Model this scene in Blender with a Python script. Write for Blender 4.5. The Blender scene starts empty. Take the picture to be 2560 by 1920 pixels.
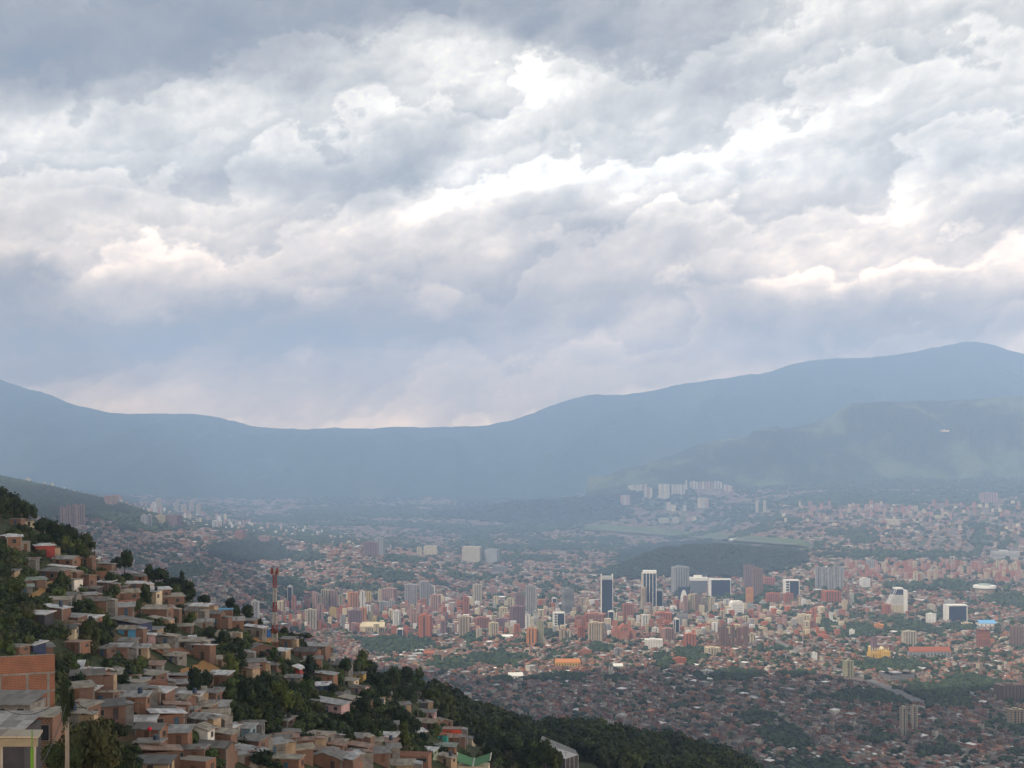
# Valley city under broken cloud, seen from a hillside neighbourhood.
import bpy, math, random
import numpy as np
R = math.radians
random.seed(7); rng = np.random.default_rng(7)
scene = bpy.context.scene
COL = scene.collection

# ---------------------------------------------------------------- camera model
F = 3015.0      # focal length in units of the photo's 2560 px width
HX, HY = 1280.0, 1180.0
CZ = 450.0
cam = bpy.data.cameras.new('camera'); cam_o = bpy.data.objects.new('camera', cam); COL.objects.link(cam_o)
cam_o.location = (0, 0, CZ); cam_o.rotation_euler = (R(90), 0, 0)
cam.sensor_width = 36; cam.lens = 36 * F / 2560.0
cam.shift_y = (HY - 960.0) / 2560.0
cam.clip_start = 1; cam.clip_end = 90000
scene.camera = cam_o

# ---------------------------------------------------------------- small helpers
def tag(o, label=None, cat=None, group=None, kind=None):
    if label: o['label'] = label
    if cat: o['category'] = cat
    if group: o['group'] = group
    if kind: o['kind'] = kind
    return o
def link(o, parent=None):
    COL.objects.link(o)
    if parent: o.parent = parent
    return o
def empty(name, loc, rz=0):
    o = bpy.data.objects.new(name, None); o.empty_display_size = 1
    COL.objects.link(o); o.location = loc; o.rotation_euler = (0, 0, rz); return o
def np_mesh(name, v, f, mats, mi=None, col=None, smooth=False):
    """v (n,3), f (m,k) int, optional material index per face and colour per face"""
    me = bpy.data.meshes.new(name)
    f = np.asarray(f); k = f.shape[1]; m = len(f)
    me.vertices.add(len(v)); me.vertices.foreach_set('co', np.asarray(v, np.float32).ravel())
    me.loops.add(m * k); me.loops.foreach_set('vertex_index', f.astype(np.int32).ravel())
    me.polygons.add(m); me.polygons.foreach_set('loop_start', np.arange(0, m * k, k, dtype=np.int32))
    if mi is not None: me.polygons.foreach_set('material_index', np.asarray(mi, np.int32))
    me.polygons.foreach_set('use_smooth', np.full(m, smooth))
    me.update(calc_edges=True)
    if col is not None:
        a = me.attributes.new('tint', 'FLOAT_COLOR', 'FACE')
        c = np.ones((m, 4), np.float32); c[:, :3] = col; a.data.foreach_set('color', c.ravel())
    for x in (mats if isinstance(mats, (list, tuple)) else [mats]): me.materials.append(x)
    return me
class MB:
    """collects boxes, prisms and tubes into one mesh"""
    def __init__(s): s.v = []; s.f = []; s.m = []
    def add(s, vs, fs, m=0):
        b = len(s.v); s.v += [tuple(p) for p in vs]; s.f += [tuple(i + b for i in q) for q in fs]; s.m += [m] * len(fs); return s
    def box(s, x0, x1, y0, y1, z0, z1, m=0):
        return s.add([(x0,y0,z0),(x1,y0,z0),(x1,y1,z0),(x0,y1,z0),(x0,y0,z1),(x1,y0,z1),(x1,y1,z1),(x0,y1,z1)],
              [(0,3,2,1),(4,5,6,7),(0,1,5,4),(1,2,6,5),(2,3,7,6),(3,0,4,7)], m)
    def hexa(s, b, t, m=0):
        return s.add(list(b) + list(t), [(0,3,2,1),(4,5,6,7),(0,1,5,4),(1,2,6,5),(2,3,7,6),(3,0,4,7)], m)
    def tube(s, p, q, r0, r1=None, n=6, m=0):
        r1 = r0 if r1 is None else r1
        p = np.array(p, float); q = np.array(q, float); d = q - p; d /= max(np.linalg.norm(d), 1e-6)
        a = np.cross(d, (0,0,1.0) if abs(d[2]) < .9 else (1.0,0,0)); a /= np.linalg.norm(a); b = np.cross(d, a)
        vs = []
        for c, r in ((p, r0), (q, r1)):
            for i in range(n):
                w = 2*math.pi*i/n; vs.append(tuple(c + r*(math.cos(w)*a + math.sin(w)*b)))
        fs = [(i, (i+1)%n, n+(i+1)%n, n+i) for i in range(n)] + [tuple(range(n-1,-1,-1)), tuple(range(n, 2*n))]
        return s.add(vs, fs, m)
    def mesh(s, name, mats, smooth=False):
        me = bpy.data.meshes.new(name); me.from_pydata(s.v, [], s.f)
        for x in (mats if isinstance(mats, (list, tuple)) else [mats]): me.materials.append(x)
        me.polygons.foreach_set('material_index', s.m)
        if smooth: me.polygons.foreach_set('use_smooth', [True]*len(s.f))
        me.update(); return me
    def build(s, name, mats, parent=None, smooth=False):
        o = bpy.data.objects.new(name, s.mesh(name, mats, smooth)); return link(o, parent)

# ---------------------------------------------------------------- value noise in numpy
def vnoise(x, y, seed=0):
    x = np.asarray(x, float); y = np.asarray(y, float)
    xi = np.floor(x).astype(np.int64); yi = np.floor(y).astype(np.int64); fx = x - xi; fy = y - yi
    fx = fx*fx*(3-2*fx); fy = fy*fy*(3-2*fy)
    def h(a, b):
        n = (a*374761393 + b*668265263 + seed*1442695041) & 0xffffffff
        n = ((n ^ (n >> 13)) * 1274126177) & 0xffffffff
        return ((n ^ (n >> 16)) & 0xffff) / 65535.0
    return (h(xi,yi)*(1-fx)+h(xi+1,yi)*fx)*(1-fy) + (h(xi,yi+1)*(1-fx)+h(xi+1,yi+1)*fx)*fy
def fbm(x, y, seed=0, o=4):
    s = 0; a = .5; n = 0
    for i in range(o): s = s + a*vnoise(x, y, seed+i*17); n += a; a *= .5; x = x*2.03; y = y*2.03
    return s/n

# ---------------------------------------------------------------- terrain
def tps_fit(P, v, lam=1e-4):
    P = np.asarray(P, float); v = np.asarray(v, float); n = len(P)
    d = np.hypot(P[:,None,0]-P[None,:,0], P[:,None,1]-P[None,:,1]); K = np.where(d > 0, d*d*np.log(d+1e-12), 0) + lam*np.eye(n)
    A = np.zeros((n+3, n+3)); A[:n,:n] = K; A[:n,n:] = np.c_[np.ones(n), P]; A[n:,:n] = A[:n,n:].T
    return P, np.linalg.solve(A, np.r_[v, 0, 0, 0])
def tps_eval(fit, X, Y):
    P, w = fit; X = np.asarray(X, float); Y = np.asarray(Y, float); out = w[-3] + w[-2]*X + w[-1]*Y
    for (a, b), c in zip(P, w[:-3]):
        d2 = (X-a)**2 + (Y-b)**2; out = out + c*.5*d2*np.log(d2+1e-12)
    return out
def zpix(py, Y): return CZ + Y*(HY-py)/F
def plane(px, Y): return 392.7 - .458*(px-HX)/F*Y - .09*Y
# top line of the near ground: px, py of the ground on the skyline, distance
RID = [(-600,1130,520),(-200,1180,500),(0,1262,480),(60,1290,475),(100,1322,470),(170,1345,462),(240,1400,455),(280,1432,450),(400,1470,440),
       (500,1512,440),(640,1562,450),(750,1608,460),(830,1645,470),(900,1688,478),(980,1700,500),(1040,1735,560),(1062,1750,600),
       (1130,1780,650),(1200,1808,690),(1284,1836,720),(1350,1852,745),(1434,1845,780),(1531,1853,810),(1600,1864,835),(1734,1890,880),
       (1850,1925,920),(2000,2010,950),(2300,2160,900),(2700,2320,850),(3600,2500,800)]
RID = np.array(RID, float)
def Rpx(px): return np.interp(px, RID[:,0], RID[:,2])
_cp = []
for px, py, Y in RID: _cp.append((px, Y, zpix(py, Y) - plane(px, Y)))
for px in (-600,-200,0,200,400,600,800,1000,1200,1400): 
    for Y in (60,120,200,300): _cp.append((px, Y, 0.0))
for px in (1700,2000,2400,2800,3600):
    for Y in (60,150,300,600): _cp.append((px, Y, min(0.0, zpix(2010, Y) - plane(px, Y))))
for px in (300,600,800,): _cp.append((px, 380, 0.0))
for px, py, Y in ((1400,1930,505),(1500,1935,520),(1250,1875,560),(1500,1905,640),(1700,1925,720),(1150,1835,560),(1650,1990,500)): _cp.append((px, Y, zpix(py, Y)-plane(px, Y)))
_cp = np.array(_cp)
HF = tps_fit(np.c_[_cp[:,0]/700, np.log(_cp[:,1])], _cp[:,2], 1e-3)
def hill(px, Y):
    Rr = Rpx(px); Yc = np.minimum(Y, Rr)
    z = plane(px, Yc) + tps_eval(HF, np.clip(px,-600,3600)/700, np.log(np.maximum(Yc, 30)))
    d = np.maximum(Y-Rr, 0); z = z - .62*d*d/(d+25)
    x = (px-HX)/F*Y
    z = z + (fbm(x/38, Y/38, 3, 4)-.5)*7*np.clip(Y/200, .2, 1)*np.clip((d*-.03)+1, .1, 1)
    near = CZ - 3.2 - .62*Y
    return np.maximum(z, np.where(Y < 130, near, -1e9))
VC = [(px, Y, 0) for px in (1000,1300,1700,2200,2700,3200) for Y in (700,1300,1833,2500,3000)] + \
     [(px, Y, 0) for px in (-600,0,400,700) for Y in (700,1300,2000)] + \
     [(px, 3700, 0) for px in (950,1200,1500,1800)] + [(px, 4600, 2) for px in (1150,1400)] + [(1300,5600,2),(1200,7000,6),(1500,7000,4),(1900,5000,6)]
for px, py, Y in [(-300,1150,5500),(0,1203,5500),(100,1225,5500),(200,1248,5500),(330,1283,5500),(430,1318,5500),(520,1345,5500),
    (-300,1180,8000),(100,1222,8000),(400,1287,7500),(600,1325,7000),(800,1345,6800),(300,1400,3500),(450,1450,3300),(600,1490,3200),(300,1350,4200),
    (480,1400,4200),(620,1430,4200),(700,1535,3200),(700,1425,4700),(830,1425,4500),(840,1374,5050),(920,1395,4900),(1010,1425,4850),(1060,1440,4700),(760,1395,5050),(860,1355,6200),
    (1000,1318,8500),(1000,1285,10000),(1000,1250,11500),(1000,1226,12500),(600,1250,11500),(600,1228,12500),(300,1225,12500),
    (1400,1325,8500),(1400,1290,10000),(1400,1250,11500),(1400,1222,12500),(1700,1325,8500),(1700,1236,9500),(1600,1262,9400),(1850,1262,9000),
    (2000,1262,8000),(2300,1262,7800),(2560,1258,7600),(3200,1240,7600),(2000,1320,6500),(2400,1320,6300),(2000,1390,5300),(2400,1390,5300),(2700,1390,5200),
    (2000,1440,4650),(2500,1440,4600),(2000,1495,4050),(2500,1495,4050)]: VC.append((px, Y, zpix(py, Y)))
VC = np.array(VC, float)
VF = tps_fit(np.c_[VC[:,0]/800, np.log(VC[:,1])*1.6], VC[:,2], 1e-3)
BUMPS = [(1760,5350,1366,310,320),(1620,5180,1412,190,200),(1290,9800,1268,620,400),(1430,9900,1266,700,400)]
def valley(px, Y):
    z = tps_eval(VF, np.clip(px,-500,3300)/800, np.log(np.clip(Y,600,13500))*1.6)
    x = (px-HX)/F*Y
    for bx, bY, top, rx, ry in BUMPS:
        cx = (bx-HX)/F*bY; h = zpix(top, bY) - 8
        z = z + (h if bY < 6000 else h-85)*np.exp(-(((x-cx)/rx)**2 + ((Y-bY)/ry)**2)**1.15)*(.85+.3*fbm(x/160, Y/160, 9, 3))
    return np.maximum(z, -5) + (fbm(x/500, Y/500, 5, 3)-.5)*14*np.clip((Y-1500)/3000, 0, 1)
def ground_py(px, Y): return np.maximum(hill(px, Y), np.where(Y > 500, valley(px, Y), -99))
def ground(x, y):
    x = np.asarray(x, float); y = np.maximum(np.asarray(y, float), 2.0); return ground_py(HX + F*x/y, y)
_YS = np.exp(np.linspace(math.log(60), math.log(14000), 900))
_GP = None
def hit(px, py, ymin=60, ymax=14000):
    """world point where the sight line through photo pixel (px,py) meets the ground"""
    global _GP
    if _GP is None:
        A_, B_ = np.meshgrid(np.arange(-700., 3400., 5.), _YS); _GP = ground_py(A_.ravel(), B_.ravel()).reshape(A_.shape)
    c = (min(max(px, -699), 3390)+700)/5; c0 = int(c); z = _GP[:,c0]*(c0+1-c) + _GP[:,c0+1]*(c-c0); ray = zpix(py, _YS); ok = (ray <= z) & (_YS >= ymin) & (_YS <= ymax)
    if not ok.any(): return None
    i = int(np.argmax(ok))
    if i == 0: Y = _YS[0]
    else:
        a, b = ray[i-1]-z[i-1], ray[i]-z[i]; u = a/(a-b) if a > b else 1; Y = _YS[i-1] + (_YS[i]-_YS[i-1])*min(max(u,0),1)
    return ((px-HX)/F*Y, Y, float(ground_py(np.array([px]), np.array([Y]))[0]))
# ---------------------------------------------------------------- materials
def nmat(name, rough=.9):
    m = bpy.data.materials.new(name); m.use_nodes = True; nt = m.node_tree
    b = nt.nodes['Principled BSDF']; b.inputs['Roughness'].default_value = rough; b.inputs['Specular IOR Level'].default_value = .25
    return m, nt, b
def N(nt, t, **kw):
    n = nt.nodes.new(t)
    for k, v in kw.items():
        if k.startswith('i_'):
            key = k[2:]; key = int(key) if key.isdigit() else key.replace('_', ' ')
            n.inputs[key].default_value = v
        else: setattr(n, k, v)
    return n
def ramp(nt, src, stops, interp='LINEAR'):
    r = N(nt, 'ShaderNodeValToRGB'); r.color_ramp.interpolation = interp
    e = r.color_ramp.elements
    while len(e) < len(stops): e.new(.5)
    for k, (p, c) in enumerate(stops): e[k].position = p; e[k].color = (*c, 1) if len(c) == 3 else c
    nt.links.new(src, r.inputs[0]); return r.outputs[0]
def noise(nt, scale, detail=4, coord=None, rough=.55, dist=0):
    n = N(nt, 'ShaderNodeTexNoise'); n.inputs['Scale'].default_value = scale; n.inputs['Detail'].default_value = detail
    n.inputs['Roughness'].default_value = rough; n.inputs['Distortion'].default_value = dist
    if coord is not None: nt.links.new(coord, n.inputs['Vector'])
    return n
def mixc(nt, fac, a, b, mode='MIX'):
    m = N(nt, 'ShaderNodeMix', data_type='RGBA', blend_type=mode)
    for s, v in ((0, fac), (6, a), (7, b)):
        if isinstance(v, (int, float)): m.inputs[s].default_value = v
        elif isinstance(v, tuple): m.inputs[s].default_value = (*v, 1) if len(v) == 3 else v
        else: nt.links.new(v, m.inputs[s])
    return m.outputs[2]
def objcoord(nt): return N(nt, 'ShaderNodeTexCoord').outputs['Object']
def poscoord(nt): return N(nt, 'ShaderNodeNewGeometry').outputs['Position']
_mc = {}
def plain(name, c, rough=.8, var=.25, scale=.7, metal=0.0):
    """painted / rendered surface with weather stains of its own"""
    if name in _mc: return _mc[name]
    m, nt, b = nmat(name, rough); co = poscoord(nt)
    n = noise(nt, scale, 5, co); lo = tuple(x*(1-var) for x in c); hi = tuple(min(1, x*(1+var*.5)) for x in c)
    nt.links.new(ramp(nt, n.outputs[0], [(.3, lo), (.65, hi)]), b.inputs['Base Color']); b.inputs['Metallic'].default_value = metal
    _mc[name] = m; return m
def brickmat(name, c, mortar=(.30,.27,.24), sc=1.0):
    if name in _mc: return _mc[name]
    m, nt, b = nmat(name, .93); co = objcoord(nt)
    sp = N(nt, 'ShaderNodeSeparateXYZ'); nt.links.new(co, sp.inputs[0])
    ad = N(nt, 'ShaderNodeMath', operation='ADD'); nt.links.new(sp.outputs[0], ad.inputs[0]); nt.links.new(sp.outputs[1], ad.inputs[1])
    cb = N(nt, 'ShaderNodeCombineXYZ'); nt.links.new(ad.outputs[0], cb.inputs[0]); nt.links.new(sp.outputs[2], cb.inputs[1])
    br = N(nt, 'ShaderNodeTexBrick'); nt.links.new(cb.outputs[0], br.inputs['Vector']); br.inputs['Scale'].default_value = sc
    br.inputs['Brick Width'].default_value = .42; br.inputs['Row Height'].default_value = .24; br.inputs['Mortar Size'].default_value = .022
    n = noise(nt, .55, 5, poscoord(nt)); n2 = noise(nt, 6, 2, poscoord(nt))
    base = ramp(nt, n.outputs[0], [(.28, tuple(x*.62 for x in c)), (.5, c), (.72, tuple(min(1, x*1.22) for x in c))])
    v = mixc(nt, n2.outputs[0], base, tuple(x*.8 for x in c)); nt.links.new(v, br.inputs['Color1']); nt.links.new(base, br.inputs['Color2'])
    br.inputs['Mortar'].default_value = (*mortar, 1); nt.links.new(br.outputs[0], b.inputs['Base Color'])
    _mc[name] = m; return m
def roofmat(name, c, rust=.25, rough=.55):
    """corrugated sheet: ridges as bump, sheet-to-sheet tone, rust stains"""
    if name in _mc: return _mc[name]
    m, nt, b = nmat(name, rough); co = objcoord(nt)
    sp = N(nt, 'ShaderNodeSeparateXYZ'); nt.links.new(co, sp.inputs[0])
    sx = N(nt, 'ShaderNodeMath', operation='SNAP'); nt.links.new(sp.outputs[0], sx.inputs[0]); sx.inputs[1].default_value = .9
    sy = N(nt, 'ShaderNodeMath', operation='SNAP'); nt.links.new(sp.outputs[1], sy.inputs[0]); sy.inputs[1].default_value = 1.9
    cb = N(nt, 'ShaderNodeCombineXYZ'); nt.links.new(sx.outputs[0], cb.inputs[0]); nt.links.new(sy.outputs[0], cb.inputs[1])
    oi = N(nt, 'ShaderNodeObjectInfo'); nt.links.new(oi.outputs['Random'], cb.inputs[2])
    wn = N(nt, 'ShaderNodeTexWhiteNoise', noise_dimensions='3D'); nt.links.new(cb.outputs[0], wn.inputs['Vector'])
    sheet = ramp(nt, wn.outputs[0], [(0, tuple(x*.66 for x in c)), (.5, c), (1, tuple(min(.85, x*1.3) for x in c))])
    n = noise(nt, .9, 6, poscoord(nt), .7)
    rustc = ramp(nt, n.outputs[0], [(.5, (0,0,0)), (.68, (1,1,1))])
    rf = N(nt, 'ShaderNodeMath', operation='MULTIPLY'); nt.links.new(rustc, rf.inputs[0]); rf.inputs[1].default_value = rust*2
    nt.links.new(mixc(nt, rf.outputs[0], sheet, (.16,.105,.075)), b.inputs['Base Color'])
    w = N(nt, 'ShaderNodeTexWave'); w.inputs['Scale'].default_value = 2.2; nt.links.new(co, w.inputs['Vector'])
    bp = N(nt, 'ShaderNodeBump'); bp.inputs['Strength'].default_value = .5; bp.inputs['Distance'].default_value = .05
    nt.links.new(w.outputs[1], bp.inputs['Height']); nt.links.new(bp.outputs[0], b.inputs['Normal'])
    _mc[name] = m; return m
def tintmat(name, rough=.9, scale=.02, var=.35, fscale=None):
    """reads the per-face material colour of a mass (many roofs, many crowns)"""
    m, nt, b = nmat(name, rough); a = N(nt, 'ShaderNodeAttribute', attribute_name='tint')
    n = noise(nt, scale, 4, poscoord(nt)); g = ramp(nt, n.outputs[0], [(.3, (1-var,)*3), (.7, (1+var*.4,)*3)])
    nt.links.new(mixc(nt, 1.0, a.outputs['Color'], g, 'MULTIPLY'), b.inputs['Base Color']); return m
def leafmat(name, c, sub=.0):
    if name in _mc: return _mc[name]
    m, nt, b = nmat(name, .75); oi = N(nt, 'ShaderNodeObjectInfo')
    n = noise(nt, .45, 4, poscoord(nt))
    a = ramp(nt, n.outputs[0], [(.3, tuple(x*.55 for x in c)), (.52, c), (.72, (c[0]*1.7, c[1]*1.45, c[2]*1.2))])
    r = ramp(nt, oi.outputs['Random'], [(0, (.72,.8,.9)), (.6, (1,1,1)), (1, (1.35,1.15,.8))])
    nt.links.new(mixc(nt, 1.0, a, r, 'MULTIPLY'), b.inputs['Base Color']); _mc[name] = m; return m

# ground of the hillside: grass, scrub, bare orange earth
mg, nt, b = nmat('hillside_soil', .95); co = poscoord(nt)
n1 = noise(nt, .035, 6, co, .6); n2 = noise(nt, .25, 6, co, .65); n3 = noise(nt, 2.5, 3, co)
g = ramp(nt, n2.outputs[0], [(.3, (.022,.033,.014)), (.5, (.045,.062,.024)), (.68, (.085,.088,.04))])
e = ramp(nt, n2.outputs[0], [(.35, (.10,.07,.045)), (.65, (.20,.135,.075))])
f = ramp(nt, n1.outputs[0], [(.56, (0,0,0)), (.64, (1,1,1))])
nt.links.new(mixc(nt, f, g, e), b.inputs['Base Color'])
bp = N(nt, 'ShaderNodeBump'); bp.inputs['Strength'].default_value = .8; bp.inputs['Distance'].default_value = .6
nt.links.new(n3.outputs[0], bp.inputs['Height']); nt.links.new(bp.outputs[0], b.inputs['Normal'])
# valley floor: streets, yards, dusty plots and green
mv, nt, b = nmat('valley_soil', .95); co = poscoord(nt)
n1 = noise(nt, .0022, 5, co, .6); n2 = noise(nt, .02, 6, co, .7)
a = ramp(nt, n2.outputs[0], [(.3, (.055,.05,.05)), (.5, (.13,.095,.08)), (.62, (.2,.15,.12)), (.75, (.09,.1,.06))])
g = ramp(nt, n2.outputs[0], [(.35, (.03,.05,.028)), (.65, (.07,.10,.05))])
f = ramp(nt, n1.outputs[0], [(.5, (0,0,0)), (.58, (1,1,1))])
nt.links.new(mixc(nt, f, a, g), b.inputs['Base Color'])
def forest_mat(name, past, scale, lo=.56, hi=.66, dark=(.016,.028,.016)):
    m, nt, b = nmat(name, .95); co = poscoord(nt)
    n1 = noise(nt, scale, 6, co, .62); n2 = noise(nt, scale*14, 4, co, .7)
    d = ramp(nt, n2.outputs[0], [(.3, dark), (.7, tuple(x*2.1 for x in dark))])
    p = ramp(nt, n2.outputs[0], [(.3, tuple(x*.7 for x in past)), (.7, past)])
    f = ramp(nt, n1.outputs[0], [(lo, (0,0,0)), (hi, (1,1,1))]); nt.links.new(mixc(nt, f, d, p), b.inputs['Base Color'])
    bp = N(nt, 'ShaderNodeBump'); bp.inputs['Strength'].default_value = 1; bp.inputs['Distance'].default_value = 25
    nt.links.new(n2.outputs[0], bp.inputs['Height']); nt.links.new(bp.outputs[0], b.inputs['Normal']); return m

# ---------------------------------------------------------------- ground sheet
pxs = np.linspace(-1100, 3700, 520); ys = np.exp(np.linspace(math.log(2.0), math.log(30000), 760))
PX, YY = np.meshgrid(pxs, ys); ZZ = ground_py(PX.ravel(), YY.ravel()).reshape(PX.shape)
V = np.stack([(PX-HX)/F*YY, YY, ZZ], -1).reshape(-1, 3)
nx, ny = len(pxs), len(ys); I = np.arange(nx*ny).reshape(ny, nx)
Fq = np.stack([I[:-1,:-1], I[:-1,1:], I[1:,1:], I[1:,:-1]], -1).reshape(-1, 4)
cxm = PX[:-1,:-1].ravel(); cym = YY[:-1,:-1].ravel(); mi = (cym > Rpx(cxm)+160).astype(int)
gme = np_mesh('ground', V, Fq, [mg, mv], mi, smooth=True)
tag(link(bpy.data.objects.new('ground', gme)), 'steep scrubby hillside falling away to the flat valley floor', kind='structure')

# ---------------------------------------------------------------- mountains
def mountain(name, prof, Yb, Yr, zb, mat, seed, amp, p=1.0, n=420, rows=110, wob=0):
    prof = np.array(prof, float); px = np.linspace(prof[0,0], prof[-1,0], n)
    pr = np.interp(px, prof[:,0], prof[:,1]); k = np.ones(9)/9; pr = np.convolve(np.pad(pr, 4, 'edge'), k, 'valid')
    pr = pr - (fbm(px/55, px*0, seed, 4)-.5)*9 - (fbm(px/9, px*0, seed+3, 2)-.5)*3
    v = np.linspace(0, 1.35, rows); U, Vv = np.meshgrid(px, v)
    Yr2 = Yr + wob*(fbm(px/300, px*0, seed+8, 3)-.5); zr = zpix(pr, Yr2)
    Yg = Yb + (Yr2[None,:]-Yb)*Vv; X = (U-HX)/F*Yr2[None,:]*(.8+.2*np.minimum(Vv,1)); 
    s = np.minimum(Vv, 1); zb = (valley(px, np.full(n, float(Yb))) - 25)[None,:] if zb is None else zb
    Zg = zb + (zr[None,:]-zb)*(s**p)
    gul = (np.abs(fbm(X/900, Yg/2400, seed+1, 5)-.5)*-2+.5)*amp
    Zg = Zg + gul*np.sin(math.pi*s)**1.0 - np.maximum(Vv-1, 0)*2600
    Zg = np.minimum(Zg, CZ + (zr[None,:]-CZ)*np.where(s < 1, (Yg/Yr2[None,:]), 1)*1.0 + (0 if True else 0)) if False else Zg
    V = np.stack([X, Yg, Zg], -1).reshape(-1, 3); I = np.arange(n*rows).reshape(rows, n)
    Fq = np.stack([I[:-1,:-1], I[:-1,1:], I[1:,1:], I[1:,:-1]], -1).reshape(-1, 4)
    return tag(link(bpy.data.objects.new(name, np_mesh(name, V, Fq, mat, smooth=True))), kind='structure')
m_far = forest_mat('far_forest', (.06,.08,.04), .0006)
m_near = forest_mat('ridge_forest', (.13,.145,.065), .0024, .50, .64, (.014,.024,.013))
m_far2 = m_far
mountain('mountains', [(-1500,900),(-600,860),(-200,900),(0,950),(90,972),(200,1020),(300,1036),(450,1030),(560,1046),(700,1075),(900,1068),(1100,1068),(1250,1060),(1300,1045),(1400,1000),(1470,980),(1560,990),(1620,975),(1760,950),
   (1900,935),(2000,905),(2080,892),(2160,890),(2200,893),(2280,885),(2330,865),(2420,850),(2480,858),(2560,885),(2800,900),(3300,860),(4000,900)], 11500, 15000, None, m_far, 21, 520, 1.15)
mr = mountain('ridge', [(1480,1245),(1530,1215),(1580,1180),(1700,1130),(1800,1096),(1900,1092),(2000,1062),(2080,1040),(2130,1012),(2200,1006),(2350,1002),(2450,1000),(2560,990),(2800,975),(3300,940),(3900,960)], 9750, 10900, None, m_near, 33, 420, .95)

# ---------------------------------------------------------------- sun, haze
SUN = np.array((-.50, -.52, .86)); SUN /= np.linalg.norm(SUN)
sl = bpy.data.lights.new('sun', 'SUN'); sl.energy = 4.7; sl.angle = R(.53); sl.color = (1, .88, .72)
so = link(bpy.data.objects.new('sun', sl)); so.location = (0, 0, 3000)
from mathutils import Vector
so.rotation_euler = Vector(SUN).to_track_quat('Z', 'Y').to_euler()
HAZE_TOP = 2150.0; CLOUD_O = .86
hz = MB().box(-13000, 16000, -600, 16400, -60, HAZE_TOP)
mh = bpy.data.materials.new('haze_air'); mh.use_nodes = True; nt = mh.node_tree; nt.nodes.clear()
out = N(nt, 'ShaderNodeOutputMaterial'); pv = N(nt, 'ShaderNodeVolumePrincipled')
HAZE_D = 0.000097
pv.inputs['Color'].default_value = (.40,.60,.94,1); pv.inputs['Density'].default_value = HAZE_D; pv.inputs['Anisotropy'].default_value = -.2
nt.links.new(pv.outputs[0], out.inputs['Volume'])
tag(hz.build('haze', mh), 'pale blue haze filling the valley', kind='stuff')
scene.cycles.volume_bounces = 1; scene.cycles.use_adaptive_sampling = True; scene.cycles.adaptive_threshold = .015
scene.cycles.max_bounces = 6; scene.cycles.diffuse_bounces = 2; scene.cycles.transparent_max_bounces = 8

# ---------------------------------------------------------------- sky with broken cloud
w = bpy.data.worlds.new('World'); scene.world = w; w.use_nodes = True; nt = w.node_tree; nt.nodes.clear()
L = nt.links.new
sky = N(nt, 'ShaderNodeTexSky', sky_type='NISHITA', sun_disc=False); sky.sun_elevation = math.asin(SUN[2]); sky.sun_rotation = math.atan2(SUN[0], SUN[1])
sky.air_density = 1.2; sky.dust_density = 2.0
def M(op, a, b=None, c=None, clamp=False):
    n = N(nt, 'ShaderNodeMath', operation=op); n.use_clamp = clamp
    for i, v in enumerate((a, b, c)):
        if v is None: continue
        if isinstance(v, (int, float)): n.inputs[i].default_value = v
        else: L(v, n.inputs[i])
    return n.outputs[0]
def VM(op, a, b=None, c=None):
    n = N(nt, 'ShaderNodeVectorMath', operation=op)
    for i, v in enumerate((a, b, c)):
        if v is None: continue
        if isinstance(v, tuple): n.inputs[i].default_value = v
        else: L(v, n.inputs[i])
    return n.outputs[1] if op in ('DOT_PRODUCT', 'LENGTH') else n.outputs[0]
tc = N(nt, 'ShaderNodeTexCoord'); d = VM('NORMALIZE', tc.outputs['Generated']); sp = N(nt, 'ShaderNodeSeparateXYZ'); L(d, sp.inputs[0])
az = M('ARCTAN2', sp.outputs[0], sp.outputs[1]); el = M('ARCSINE', sp.outputs[2])
P = N(nt, 'ShaderNodeCombineXYZ'); L(az, P.inputs[0]); L(el, P.inputs[1]); P = P.outputs[0]
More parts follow.
